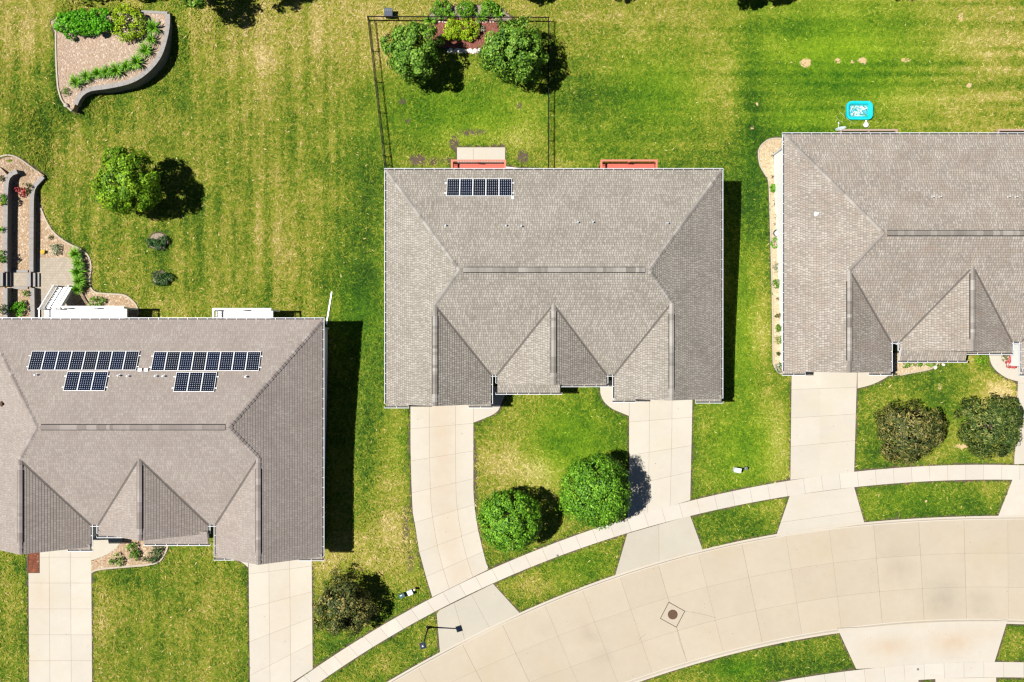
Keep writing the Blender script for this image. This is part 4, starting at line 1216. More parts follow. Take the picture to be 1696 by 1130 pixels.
def pedestal(x, y, r, h, mat, label, dome=True):
    X, Y, z = G(x, y); o = empty('utility_pedestal', (X, Y, z), label, 'utility pedestal')
    m = MB(); m.tube([(X,Y,z-.1),(X,Y,z+h*.9)], [r*.92,r*.92], 14); m.build('post', mat, o)
    m = MB(); m.tube([(X,Y,z+h*.86),(X,Y,z+h*.95),(X,Y,z+h)], [r,r,r*.55], 14); m.build('lid', mat, o)
M['pale_box'] = plain('pale_grey_paint', (0.46, 0.51, 0.53), 0.5)
M['green_box'] = plain('dark_green_paint', (0.03, 0.075, 0.075), 0.5)
M['beige'] = plain('beige_plastic', (0.42, 0.38, 0.25), 0.6)
M['dark_tube'] = plain('dark_grey_plastic', (0.085, 0.10, 0.10), 0.5)
utility_box(1219, 777.5, .52, .34, .78, -10, M['pale_box'], "white utility box alone on the grass right of the middle house's drive")
pedestal(1234.5, 775, .14, .42, M['dark_tube'], 'short dark round pedestal in the shadow beside the white utility box')
utility_box(680, 979.5, .40, .36, .6, 24, M['pale_box'], 'pale grey utility box between a green box and a beige post near the pavement')
utility_box(666.5, 985, .42, .30, .5, 24, M['green_box'], 'dark green utility box left of the pale one near the pavement')
pedestal(687.5, 974, .10, .7, M['beige'], 'round beige utility post right of the pale box near the pavement')
def cabinet():
    X, Y, z = G(645, 25); o = empty('metal_cabinet', (X, Y, z), 'dark grey cabinet with a slatted top standing outside the fence corner', 'cabinet')
    w, d, h = .62, .60, .85
    m = MB(); m.box(-w/2, w/2, -d/2, d/2, -.1, h*.9); m.build('body', M['cab'], o, local=True, bevel=.02)
    m = MB(); m.box(-w/2-.03, w/2+.03, -d/2-.03, d/2+.03, h*.9, h)
    for k in range(4): m.box(-w*.4+k*.15, -w*.4+k*.15+.09, d*.1, d*.42, h, h+.025, 1)
    m.box(-w*.44, w*.44, -d*.34, -d*.28, h, h+.02, 0); m.build('lid', [M['cab'], M['dark_tube']], o, local=True)
M['cab'] = plain('slate_grey_paint', (0.050, 0.060, 0.085), 0.55, spec=.2)
cabinet()

# ---------------------------------------------------------------- things behind the right house and around the left one
def rrect(x0, x1, y0, y1, r, n=6):
    out = []
    for cx, cy, a0 in ((x1-r,y1-r,0),(x0+r,y1-r,90),(x0+r,y0+r,180),(x1-r,y0+r,270)):
        for k in range(n+1):
            a = math.radians(a0 + 90*k/n); out.append((cx + r*math.cos(a), cy + r*math.sin(a)))
    return out
def pool():
    x0, y1, z = G(1400.5, 169); x1, y0, _ = G(1443.5, 199.5); X, Y = (x0+x1)/2, (y0+y1)/2; w, d = (x1-x0)/2, (y1-y0)/2
    o = empty('paddling_pool', (X, Y, z), 'turquoise plastic paddling pool with a white patterned floor on the back lawn', 'paddling pool')
    hh = .34
    rings = [(0, 0), (.03, hh*.9), (.0, hh), (.14, hh), (.22, hh*.82), (.30, .10), (.34, .06)]
    m = MB(); prev = None
    for ins, zz in rings:
        r_ = [(px, py, zz) for px, py in rrect(-w+ins, w-ins, -d+ins, d-ins, .42-ins*.8)]
        if prev: 
            n = len(r_)
            m.add(prev + r_, [(i, (i+1)%n, n+(i+1)%n, n+i) for i in range(n)])
        prev = r_
    m.build('basin', M['turq'], o, local=True, smooth=True)
    m = MB(); m.add([(p[0],p[1],.062) for p in rrect(-w+.30, w-.30, -d+.30, d-.30, .12)], [list(range(28))]); m.build('floor', M['poolfloor'], o, local=True)
t = NT('turquoise_plastic'); f = t.noise(t.coord(), 5, 3); M['turq'] = t.base(t.mix(f, (0.0, 0.33, 0.39), (0.01, 0.44, 0.50)), 0.3, 0.5)
t = NT('pool_floor'); f = t.math('MULTIPLY', t.math('SUBTRACT', t.noise(t.coord(), 4.5, 4, 0.6, dist=1.2), 0.455), 12.0, clamp=True)
M['poolfloor'] = t.base(t.mix(f, (0.45, 0.52, 0.54), (0.01, 0.24, 0.30)), 0.35, 0.5)
pool()
def ball_stool():
    X, Y, z = G(1433.3, 207.5)
    o = empty('garden_jug', (X, Y, z), 'round white jug lying on the grass between the paddling pool and the right house', 'jug')
    m = MB(); m.tube([(X,Y,z),(X,Y,z+.06),(X,Y,z+.22),(X,Y,z+.30),(X,Y,z+.33)], [.14,.21,.22,.15,.04], 16); m.build('body', M['white'], o, smooth=True)
    m = MB(); m.tube([(X,Y+.18,z+.14),(X,Y+.30,z+.15),(X+.03,Y+.34,z+.15)], [.075,.06,.09], 10); m.build('spout', M['white'], o)
ball_stool()
def dish():
    Xd, Yd = U(1390.5, 212, 3.2); z = 2.6
    X, Yb_ = U(1387, 0, 2.9)[0], right.yb + .02
    o = empty('satellite_dish', (X, Yb_, z), 'pale grey satellite dish with an arm on the back eave of the right house', 'satellite dish')
    m = MB(); m.tube([(X, Yb_-.05, 2.75), (X, Yb_+.20, 2.78), (X, Yb_+.28, 3.25)], [.03]*3, 8); m.build('mast', M['dark_tube'], o)
    c = Vector((X+.14, Yb_+.34, 3.30)); nrm = Vector((-.30, .88, .42)).normalized()
    s = nrm.cross(Vector((0,0,1))).normalized(); u = s.cross(nrm).normalized()
    m = MB(); prev = None; n = 20
    for r_ in (.0, .12, .24, .36, .42):
        ring = [c + (s*math.cos(2*math.pi*k/n)*1.02 + u*math.sin(2*math.pi*k/n)*.92)*r_ + nrm*(r_*r_*.45) for k in range(n)]
        if prev: m.add(prev + ring, [(i, (i+1)%n, n+(i+1)%n, n+i) for i in range(n)])
        prev = ring
    b = m.build('reflector', M['pale_box'], o, smooth=True); md = b.modifiers.new('Solid', 'SOLIDIFY'); md.thickness = .02
    tip = c + nrm*.52 - u*.25
    m = MB(); m.tube([c - u*.40, tip - u*.02, tip + u*.05], [.022]*3, 8); m.build('feed_arm', M['pale_box'], o)
    m = MB(); m.tube([tip + u*.02, tip - nrm*.12 + u*.06], [.05,.04], 10); m.build('receiver', M['pale_box'], o)
dish()
def hose():
    pts = spline([(1384,191),(1386,196),(1391,201),(1396,203)], 5); p2 = spline([(1390,185),(1395,190),(1400,195),(1408,201),(1413,204.5),(1418,204)], 5)
    for pl, lab in ((pts, 'short loop of pale green hose on the grass by the satellite dish'), (p2, 'pale green garden hose running under the corner of the paddling pool')):
        m = MB(); m.tube([Vector(G(x, y)) + Vector((0,0,.07)) for x, y in pl], [.022]*len(pl), 6)
        tag(m.build('garden_hose', M['hose']), lab, 'hose')
M['hose'] = plain('hose_green', (0.22, 0.30, 0.12), 0.5)
hose()
def pot():
    X, Y, z = G(1285.5, 387); o = empty('plant_pot', (X, Y, z), 'round black pot in the gravel strip beside the right house', 'pot')
    m = MB(); m.tube([(X,Y,z),(X,Y,z+.34)], [.22,.29], 18, cap=False); m.tube([(X,Y,z+.30),(X,Y,z+.34)], [.30,.30], 18, cap=False); b = m.build('shell', M['lampblack'], o); b.modifiers.new('Solid', 'SOLIDIFY').thickness = -.02
    m = MB(); m.tube([(X,Y,z+.18),(X,Y,z+.22)], [.20,.20], 16); m.tube([(X,Y,z+.2),(X,Y,z+.30)], [.09,.09], 12); m.build('inner_pot', M['steel'], o)
pot()
def mat_board():
    x0, y1, z = G(47.5, 912); x1, y0, _ = G(65.5, 948)
    o = empty('plank_platform', ((x0+x1)/2, (y0+y1)/2, z), 'flat rust-brown board lying on the left edge of the left house drive', 'board')
    m = MB(); m.box(x0, x1, y0, y1, z+.02, z+.09); m.build('sheet', M['rusty'], o, bevel=.01)
    m = MB(); m.box(x0-.05, x0, y0, y1, z, z+.12); m.box(x0, x1, y0-.05, y0, z, z+.11); m.build('frame', M['bark'], o)
t = NT('rust_brown'); f = t.noise(t.pos(), 2.6, 5, 0.65); M['rusty'] = t.base(t.mix(t.math('MULTIPLY', t.math('SUBTRACT', t.noise(t.pos(), 8, 3), .62), 8, clamp=True), t.ramp(f, [(.3,(0.055,0.014,0.006)),(.6,(0.135,0.034,0.010)),(.8,(0.20,0.065,0.02))]), (0.35, 0.22, 0.16)), 0.8)
mat_board()
def drain():
    a, b = Vector(G(541, 537)) + Vector((0,0,.10)), Vector(G(549.5, 485)) + Vector((0,0,.07))
    m = MB(); m.beam(a, b, .11, .09); m.tube([b, b + (b-a).normalized()*.08], [.07,.06], 8)
    tag(m.build('drain_pipe', M['white']), 'long white downspout extension lying on the lawn at the corner of the left house', 'drain pipe')
drain()
# ---------------------------------------------------------------- vegetation
def unit(a): return a / np.maximum(np.linalg.norm(a, axis=1, keepdims=True), 1e-9)

def leaf_cloud(name, n, rad, clumps, cr, leaf, seed, shell=0.72, low=-0.75, lift=0.3, flat=1.0, inner=0.25, lump=0.22, aspect=0.55, out=0.0):
    """leaf-sized faces spread over many clumps; crown centred at the origin"""
    rs = np.random.RandomState(seed)
    rad = np.array(rad, float)
    d = unit(rs.normal(size=(clumps * 4, 3))); d = d[d[:, 2] > low][:clumps]; K = len(d)
    kk = shell + (1 - shell) * 0.35 * rs.rand(K, 1) - (rs.rand(K, 1) < inner) * rs.rand(K, 1) * 0.5
    wob = 1 + lump * (np.sin(3 * np.arctan2(d[:, 1], d[:, 0]) + seed) * 0.5 + rs.uniform(-.5, .5, K))[:, None]
    c = d * kk * wob * rad
    crs = cr * rad.mean() * rs.uniform(.65, 1.3, K)
    ctone = rs.uniform(-.18, .18, K)
    ci = rs.randint(0, K, n)
    e = unit(rs.normal(size=(n, 3)) + 0.75 * d[ci])
    rr = 0.35 + 0.65 * rs.rand(n, 1) ** 0.5
    p = c[ci] + e * rr * crs[ci][:, None] * np.array([1, 1, flat])
    nr = unit(0.85 * e + out * d[ci] + lift * np.array([0, 0, 1.0]) + 0.5 * rs.normal(size=(n, 3)))
    a = unit(np.cross(nr, rs.normal(size=(n, 3)))); b = np.cross(nr, a)
    L = (leaf * rs.uniform(.6, 1.35, n))[:, None] * 0.5
    tip = nr * L * rs.uniform(-.35, .15, (n, 1))
    v = np.stack([p - a*L + tip, p - b*L*aspect, p + a*L + tip, p + b*L*aspect], 1).reshape(-1, 3)
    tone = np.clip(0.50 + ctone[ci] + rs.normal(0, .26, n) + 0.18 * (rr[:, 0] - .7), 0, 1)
    return mesh_np(name, v, 4, np.arange(n * 4), tone)

def tree(px, py, h, rpx, mat, label, seed, n=5200, leaf=0.24, clumps=110, cr=.26, rz=.9, trunk=True, group=None, **kw):
    rz *= 1.22; kw.setdefault('out', .8)
    z = -1.0
    for _ in range(8):
        X, Y = U(px, py, z + h); z = gz1(X, Y)
    r = rpx * (H - z - h) / FO
    o = empty('tree', (X, Y, z), label, 'tree', group)
    me = leaf_cloud('crown', n, (r, r, r*rz), clumps, cr, leaf, seed, **kw)
    me.transform(Matrix.Translation((0, 0, h))); me.materials.append(mat)
    k = bpy.data.objects.new('crown', me); k.parent = o; link(k)
    m = MB(); rs = random.Random(seed)
    t0 = .06 + .035*r
    m.tube([(0,0,-.2),(0,0,.3),(.03,.02,h*.5),(0,0,h+.3*r)], [t0*1.5, t0, t0*.8, t0*.3], 9)
    for i in range(9):
        a = i*2.4 + rs.random(); s = rs.uniform(.35,.8)*h*.8; up = rs.uniform(.2,.75)*r; L = rs.uniform(.6,.85)*r
        m.tube([(0,0,s), (math.cos(a)*L*.5, math.sin(a)*L*.5, s+up*.6), (math.cos(a)*L, math.sin(a)*L, s+up)], [t0*.5, t0*.35, t0*.12], 6)
    m.build('trunk', M['bark'], o, local=True)
    return o

tree(212, 303, 3.9, 55, M['leaf_bright'], 'bright green round tree alone on the back lawn of the left house', 3, n=12500, leaf=.25, clumps=105, cr=.215, shell=.76, aspect=.45, lump=.2, inner=.3)
tree(683, 84, 3.9, 52, M['leaf_mid'], 'green tree in the left half of the fenced yard, beside the red mulch bed', 12, n=12500, leaf=.22, clumps=110, cr=.215, lump=.34, inner=.35)
tree(853, 83, 3.8, 54, M['leaf_mid'], 'green tree in the right half of the fenced yard, its shadow across the fence', 23, n=13500, leaf=.22, clumps=125, cr=.21, lump=.26, inner=.35)
tree(845, 861, 3.3, 51, M['leaf_dense'], 'smaller of the two dense round green trees on the middle front lawn', 31, n=17000, leaf=.175, clumps=230, cr=.19, shell=.84, lump=.07, inner=.15)
tree(986, 812, 3.6, 59, M['leaf_dense'], 'larger dense round green tree shading the right drive of the middle house', 42, n=22000, leaf=.175, clumps=260, cr=.19, shell=.84, lump=.07, inner=.15)
tree(569, 1004, 2.6, 51, M['leaf_olive'], 'loose brownish olive tree beside the right drive of the left house', 53, n=8500, leaf=.25, clumps=120, cr=.22, lump=.3, aspect=.4)
tree(1504, 713, 2.9, 56, M['leaf_olive'], 'left one of the two dark olive-brown trees before the right house', 64, n=10500, leaf=.27, clumps=120, cr=.20, lump=.20, aspect=.3, inner=.3)
tree(1640, 705, 2.9, 56, M['leaf_darkolive'], 'right one of the two dark olive trees before the right house', 75, n=10000, leaf=.27, clumps=120, cr=.20, lump=.22, aspect=.3, inner=.3)
tree(322, -24, 4.2, 36, M['leaf_mid'], 'green tree crown cut off by the top edge beside the raised planter', 81, n=2600, leaf=.28, clumps=60)
for i, (x, y, r) in enumerate(((423,-52,40),(90,-62,42),(176,-66,38),(850,-57,36),(1003,-57,34),(1226,-44,30),(1281,-46,26),(1505,-60,34))):
    tree(x, y, 4.3, r, M['leaf_mid'], 'tree beyond the top edge of the photo, seen only by its shadow', 90+i, n=2600, leaf=.32, clumps=48, group='trees beyond the top edge')

SH = {}
def shrub(px, py, rpx, hh, mat, label, seed, name='shrub', cat='shrub', n=900, leaf=.13, group=None, sx=1.0, sy=1.0, z=None, rz=1.0, **kw):
    zg = gz1(*G(px, py)[:2]) if z is None else z
    X, Y = U(px, py, zg + hh*.7)
    r = rpx * 1.14 * (H - zg - hh*.7) / FO
    o = empty(name, (X, Y, zg), label, cat, group)
    key = (mat, seed)
    kw.setdefault('clumps', 34); kw.setdefault('cr', .32); kw.setdefault('low', -.4)
    me = leaf_cloud('foliage', n, (r*sx, r*sy, hh*.55*rz), kw.pop('clumps'), kw.pop('cr'), leaf, seed, **kw)
    me.transform(Matrix.Translation((0, 0, hh*.5))); me.materials.append(M[mat])
    k = bpy.data.objects.new('foliage', me); k.parent = o; link(k)
    m = MB(); rs = random.Random(seed)
    for i in range(5):
        a = i*1.257 + rs.random(); m.tube([(0,0,-.05), (math.cos(a)*r*.3, math.sin(a)*r*.3, hh*.35), (math.cos(a)*r*.55, math.sin(a)*r*.55, hh*.75)], [.02,.016,.008], 5)
    m.build('stem', M['bark'], o, local=True)
    return o

def lily(px, py, rpx, label, seed, mat='leaf_lily', n=64, hh=.45, group=None, name='daylily', cat='plant', z=None, w=.045, label_part=None):
    """clump of arching strap leaves"""
    zg = gz1(*G(px, py)[:2]) if z is None else z
    X, Y = U(px, py, zg + .25); r = rpx * (H - zg) / FO
    rs = np.random.RandomState(seed)
    v, f, tn = [], [], []
    for i in range(n):
        a = rs.uniform(0, 2*math.pi); L = r * rs.uniform(.55, 1.15); top = hh * rs.uniform(.7, 1.2); d = np.array([math.cos(a), math.sin(a), 0]); s = np.array([-d[1], d[0], 0])
        b0 = d * rs.uniform(0, .12) * r; t_ = rs.uniform(.1, 1)
        prev = None
        for q in range(5):
            u = q / 4; p = b0 + d * L * u + np.array([0, 0, top * math.sin(u * 2.35) * 1.05 + .02]); ww = w * (1 - u**2 * .92) * .5
            cur = len(v); v += [p - s*ww, p + s*ww]
            if prev is not None: f += [prev, prev+1, cur+1, cur]; tn.append(t_)
            prev = cur
    me = mesh_np('leaves', np.array(v), 4, np.array(f), tn); me.materials.append(M[mat])
    o = empty(name, (X, Y, zg), label, cat, group)
    k = bpy.data.objects.new('leaves', me); k.parent = o; link(k)
    return o

# hedge and lilies on the raised planter
zp = ZP - .03
for i, (x, y, r, m_, l) in enumerate(((111,40,19,'leaf_hedge','leftmost shrub of the bright green hedge on the raised gravel planter'), (138,34,19,'leaf_hedge','second shrub from the left in the bright green hedge on the raised planter'),
        (166,34,19,'leaf_hedge','third shrub from the left in the bright green hedge, next to the yellow one'), (209,37,25,'leaf_gold','yellow-green shrub at the right end of the hedge on the raised planter'))):
    shrub(x, y, r*1.08, 1.35, m_, l, 200+i, n=2600, leaf=.17, z=zp, clumps=70, cr=.28, lump=.12)
lp = [(255,46,13),(252,66,9),(241,84,14),(227,103,13),(210,110,10),(193,117,14),(178,120,11),(163,122,10),(143,127,11),(126,137,13)]
LN = ['uppermost, in the shade of the hedge', 'second from the top', 'third from the top', 'fourth from the top', 'fifth from the top', 'sixth from the top', 'fourth from the lower left end', 'third from the lower left end', 'second from the lower left end', 'at the lower left end']
for i, (x, y, r) in enumerate(lp):
    lily(x, y, r*1.1, 'daylily clump along the curved planter wall, ' + LN[i], 220+i, n=80, hh=.6, z=zp, group='daylilies along the curved planter wall', w=.06)
shrub(108, 152, 7, .35, 'leaf_mid', 'low green mound alone near the bottom tip of the raised gravel planter', 240, n=260, leaf=.09, z=zp)
# fenced yard bed
for i, (x, y, r, l) in enumerate(((731,15,16.5,'largest and leftmost of three round green shrubs outside the back fence'), (771,14.5,14,'middle one of three round green shrubs outside the back fence'), (811,13.5,13.5,'rightmost of three round green shrubs outside the back fence'))):
    shrub(x, y, r, .95, 'leaf_dense', l, 250+i, n=1700, leaf=.13, clumps=80, cr=.24, lump=.08)
shrub(751, 49, 17, .95, 'leaf_gold', 'left of two touching yellow-green shrubs on the red mulch bed', 255, n=1900, leaf=.15, lump=.1)
shrub(776, 47, 17.5, .95, 'leaf_gold', 'right of two touching yellow-green shrubs on the red mulch bed', 256, n=1900, leaf=.15, lump=.1)
for i, (x, y, r, l) in enumerate(((713,35,12,'strap-leaved plant at the fence above the left yard tree'), (747,28,10,'strap-leaved plant at the fence below the leftmost round shrub'), (796,28,12,'strap-leaved plant at the fence between the middle and right round shrubs'), (826,24,12,'strap-leaved plant at the fence right of the rightmost round shrub'))):
    lily(x, y, r, l, 260+i, n=46, hh=.45, w=.06, name='strap_plant')
shrub(799, 47, 5, .4, 'leaf_grey', 'small grey-green plant on the mulch right of the yellow-green shrubs', 266, n=160, leaf=.08)
shrub(729, 66, 8, .6, 'leaf_spruce', 'dark plant on the mulch in the shadow of the left yard tree', 267, n=260, leaf=.11)
# terraces and patio bed
z1, z2 = L1 - .05, L2 - .05
shrub(28, 313, 4, .35, 'leaf_red', 'crimson half of the flowering plant on the lower terrace', 270, n=160, leaf=.10, z=z1, name='flowering_plant', cat='plant')
shrub(37, 318.5, 7.5, .45, 'leaf_red', 'red-leaved shrub on the lower gravel terrace near the top of its wall', 271, n=300, leaf=.12, z=z1, inner=.5)
shrub(44, 311, 7, .5, 'leaf_darkolive', 'sparse dark plant behind the red shrub on the lower terrace', 272, n=130, leaf=.14, z=z1, inner=.5)
shrub(1, 330, 9, .7, 'leaf_dense', 'green shrub with a yellow flower at the left edge, upper terrace', 273, n=420, leaf=.13, z=z2)
shrub(0, 425, 9, .8, 'leaf_dense', 'dark green shrub at the left edge of the upper terrace near the steps', 274, n=420, leaf=.13, z=z2)
lily(1, 380, 7, 'yellowish grassy plant at the left edge midway along the upper terrace', 275, n=40, hh=.4, z=z2, name='grassy_plant')
shrub(2, 296, 6, .35, 'leaf_olive', 'brownish dry plant at the top of the upper terrace', 276, n=90, leaf=.12, z=z2, inner=.6)
shrub(4, 512, 8, .6, 'leaf_spruce', 'dark shrub at the left edge between the steps and the left house', 277, n=320, leaf=.11, z=z2)
shrub(39, 487, 7, .45, 'leaf_mid', 'small round green plant on the lower terrace just below the steps', 278, n=240, leaf=.09, z=z1)
shrub(29, 512, 12, .7, 'leaf_hedge', 'bright green shrub leaning over the lower terrace wall by the left house', 279, n=520, leaf=.14, z=z1, inner=.4)
shrub(36, 505, 7, .5, 'leaf_dense', 'green tuft right of the bright shrub on the lower terrace by the left house', 280, n=240, leaf=.12, z=z1)
shrub(84, 393, 4, .25, 'leaf_darkolive', 'tiny dark plant on the gravel above the paver patio', 281, n=80, leaf=.09, inner=.5)
shrub(91, 413, 9.5, .6, 'leaf_grey', 'whitish flowering plant on the gravel at the top of the paver patio', 282, n=320, leaf=.12, inner=.4)
def flower(px, py, rpx, label, seed, z=None):
    o = shrub(px, py, rpx, .3, 'leaf_mid', label, seed, name='flower', cat='flower', n=60, leaf=.07, z=z)
    m = MB(); rs = random.Random(seed)
    for i in range(12):
        x, y, a = rs.uniform(-.13,.13), rs.uniform(-.11,.11), rs.uniform(0, 6.28); zz = rs.uniform(.26,.36)
        for k in range(5):
            b = a + k*1.2566; m.add([(x,y,zz),(x+.075*math.cos(b-.4),y+.075*math.sin(b-.4),zz+.02),(x+.095*math.cos(b),y+.095*math.sin(b),zz+.015),(x+.075*math.cos(b+.4),y+.075*math.sin(b+.4),zz+.02)], [(0,1,2,3)])
    m.build('petals', M['petal_y'], o, local=True)
flower(71.5, 417, 4.5, 'orange-yellow flower on the gravel beside the lower terrace wall', 290)
flower(2, 338, 3.5, 'yellow flower below the green shrub at the left edge of the upper terrace', 291, z=z2)
for i, (x, y, r, l) in enumerate(((127,421,13,'grass-like green clump at the top right corner of the paver patio'), (133,437,11,'green clump second from the top along the right side of the patio'), (131,451,14,'green clump in the middle of the row along the right side of the patio'),
        (133,466,13,'green clump second from the bottom along the right side of the patio'), (131,480,10,'green clump at the foot of the white stairs'))):
    lily(x, y, r, l, 300+i, n=120, hh=.75, w=.055, group='grassy clumps along the patio')
shrub(160, 500, 15, .55, 'leaf_dense', 'low green shrub on the gravel right behind the white deck', 310, n=520, leaf=.11, sy=.5)
shrub(146, 474, 3, .3, 'leaf_spruce', 'small dark plant at the edge of the gravel below the patio clumps', 311, n=80, leaf=.09)
# two small evergreens in mulch rings
for i, (x, y, l) in enumerate(((263,401,'upper one of two small dark evergreens in bare rings on the back lawn'), (268,461,'lower one of two small dark evergreens in bare rings on the back lawn'))):
    ring = [(x-1+ (16-2*i)*math.cos(a)*(1+.12*math.sin(3*a+i)), y-1.5*(1-i)+ (13-2*i)*math.sin(a)) for a in np.linspace(0, 6.283, 22)[:-1]]
    sheet('mulch_ring', M['mulch_grey'], ring, 0.02)
    shrub(x-1, y+1, 15, .75, 'leaf_spruce', l, 320+i, n=1700, leaf=.16, sx=1.05, sy=.62, inner=.5, clumps=40, aspect=.3, lump=.5)
# left house front bed
for i, (x, y, r, l) in enumerate(((193,929,11,'largest green shrub, at the lower left of the front bed of the left house'), (218,909,8.5,'upper of the two middle shrubs in the front bed of the left house'), (223,920.5,7.5,'lower of the two middle shrubs in the front bed of the left house'),
        (260,911,8.5,'upper right shrub in the front bed of the left house'), (253.5,923,9,'dark lower right shrub in the front bed of the left house'))):
    shrub(x, y, r, .6, 'leaf_spruce' if i in (3, 4) else 'leaf_mid', l, 330+i, n=480, leaf=.11)
shrub(239, 927, 4, .25, 'leaf_darkolive', 'tiny dark plant between the shrubs of the front bed of the left house', 336, n=90, leaf=.09)
# strip beside the right house
for i, (x, y, r, m_, l, kw) in enumerate(((1281.5,311,5.5,'leaf_dense','broad-leaved plant near the upper end of the gravel strip', dict(leaf=.16)),
        (1285.5,402,8.5,'leaf_hedge','bright green shrub touching the black pot by the right house', {}), (1287.5,443.5,8,'leaf_grey','spiky grey-green plant below the bright shrub by the right house', dict(aspect=.25)),
        (1287.5,470,7.5,'leaf_mid','neat round dark green shrub halfway along the strip by the right house', dict(lump=.02)), (1289.5,523,5,'leaf_olive','thin brownish plant in the lower half of the strip by the right house', dict(inner=.6)),
        (1290.5,543.5,5.5,'leaf_mid','small round green shrub in the lower half of the strip by the right house', dict(lump=.02)), (1290.5,562.5,7,'leaf_bright','light green spiky plant below the small round shrub by the right house', dict(aspect=.3)),
        (1292.5,609,7.5,'leaf_grey','grey-green shrub at the front corner of the right house', {}), (1289,586,3,'leaf_darkolive','tiny dark sprig near the front end of the strip by the right house', dict(inner=.6)),
        (1288.5,358,4,'leaf_bright','yellowish sprig above the black pot by the right house', dict(inner=.6)))):
    kw.setdefault('leaf', .11); shrub(x, y, r, .45, m_, l, 340+i, n=300 if r > 5 else 110, **kw)
def twigs(x, y, r, label, seed):
    X, Y, z = G(x, y); o = MB(); rs = random.Random(seed)
    for i in range(9):
        a = rs.uniform(0, 6.28); L = rs.uniform(.5, 1)*r*.05; o.tube([(X,Y,z+.02),(X+L*.5*math.cos(a),Y+L*.5*math.sin(a),z+.12),(X+L*math.cos(a+.4),Y+L*math.sin(a+.4),z+.2)], [.022,.016,.008], 5)
    tag(o.build('dry_plant', M['bark']), label, 'plant')
twigs(1281, 258, 7, 'dark dry stems on the wide gravel end by the right house', 1); twigs(1280, 292, 7, 'dry curled stems below the wide gravel end by the right house', 2)
twigs(1284, 335, 9, 'bare brown twigs between two green plants by the right house', 3); twigs(1284.5, 372, 9, 'bare brown twigs just above the black pot by the right house', 4); twigs(1288, 493.5, 6, 'brown tuft below the neat round shrub by the right house', 5)
# right house front
for i, (x, y, l) in enumerate(((1504,598.5,'leftmost of three dark shrubs under the eave of the right house gable'), (1522,598,'middle one of three dark shrubs under the eave of the right house gable'), (1540,597,'rightmost of three dark shrubs under the eave of the right house gable'))):
    shrub(x, y, 9.5, .6, 'leaf_dense', l, 360+i, n=480, leaf=.1)
shrub(1626, 592, 10, .6, 'leaf_bright', 'bright green shrub in the grass beside the curved walk of the right house', 366, n=420, leaf=.15)
shrub(1678, 600, 10, .7, 'leaf_red', 'red-leaved shrub on the pale walk by the right house entrance', 367, n=900, leaf=.13, inner=.1)
shrub(1668, 592, 7, .5, 'leaf_olive', 'brown dry plant behind the red shrub by the right house entrance', 368, n=200, leaf=.12)

# ---------------------------------------------------------------- the lawn sheet
def vnoise(shape_pts, X, Y, sx, sy, seed):
    rs = np.random.RandomState(seed); T = rs.rand(256, 256)
    u, v = X * sx + 500.3, Y * sy + 500.7
    i, j = np.floor(u).astype(int), np.floor(v).astype(int); fu, fv = u - i, v - j
    fu, fv = fu*fu*(3-2*fu), fv*fv*(3-2*fv)
    a, b, c, d = T[i % 256, j % 256], T[(i+1) % 256, j % 256], T[i % 256, (j+1) % 256], T[(i+1) % 256, (j+1) % 256]
    return (a*(1-fu) + b*fu)*(1-fv) + (c*(1-fu) + d*fu)*fv

# x, y, rx, ry (photo pixels), amount (+ drier, - greener)
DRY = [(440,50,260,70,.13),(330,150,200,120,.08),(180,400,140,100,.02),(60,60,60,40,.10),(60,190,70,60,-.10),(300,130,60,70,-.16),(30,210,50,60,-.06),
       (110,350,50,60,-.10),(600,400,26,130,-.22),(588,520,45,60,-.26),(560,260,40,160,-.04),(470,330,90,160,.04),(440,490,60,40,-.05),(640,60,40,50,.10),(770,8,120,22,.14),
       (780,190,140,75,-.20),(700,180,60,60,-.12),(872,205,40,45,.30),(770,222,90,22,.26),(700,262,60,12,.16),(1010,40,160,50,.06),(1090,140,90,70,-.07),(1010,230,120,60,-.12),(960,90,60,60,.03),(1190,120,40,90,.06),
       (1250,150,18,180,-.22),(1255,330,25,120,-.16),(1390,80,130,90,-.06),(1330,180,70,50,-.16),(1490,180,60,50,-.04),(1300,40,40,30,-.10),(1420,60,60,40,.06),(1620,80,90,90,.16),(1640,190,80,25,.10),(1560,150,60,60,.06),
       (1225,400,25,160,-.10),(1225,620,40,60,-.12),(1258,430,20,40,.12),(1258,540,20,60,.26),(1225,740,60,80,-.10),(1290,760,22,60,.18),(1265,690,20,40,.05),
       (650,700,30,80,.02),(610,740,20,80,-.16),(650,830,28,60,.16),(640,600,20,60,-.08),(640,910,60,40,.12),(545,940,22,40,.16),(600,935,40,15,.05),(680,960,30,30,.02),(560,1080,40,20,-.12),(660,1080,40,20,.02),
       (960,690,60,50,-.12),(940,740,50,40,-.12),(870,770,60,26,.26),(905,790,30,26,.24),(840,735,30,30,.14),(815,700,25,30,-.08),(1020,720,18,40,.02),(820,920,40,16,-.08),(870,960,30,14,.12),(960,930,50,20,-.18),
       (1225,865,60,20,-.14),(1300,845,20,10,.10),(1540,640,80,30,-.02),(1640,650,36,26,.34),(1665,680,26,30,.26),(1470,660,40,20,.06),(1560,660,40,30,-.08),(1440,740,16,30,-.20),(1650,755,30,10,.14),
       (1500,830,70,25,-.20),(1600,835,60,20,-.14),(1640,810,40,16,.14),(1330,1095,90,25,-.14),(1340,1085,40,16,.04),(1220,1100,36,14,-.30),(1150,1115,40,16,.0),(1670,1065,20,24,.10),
       (280,990,140,90,.02),(240,960,60,30,-.08),(380,930,40,30,-.10),(330,1010,60,60,.05),(20,990,24,60,.10),(30,1080,22,50,-.12),(40,930,14,20,-.12)]
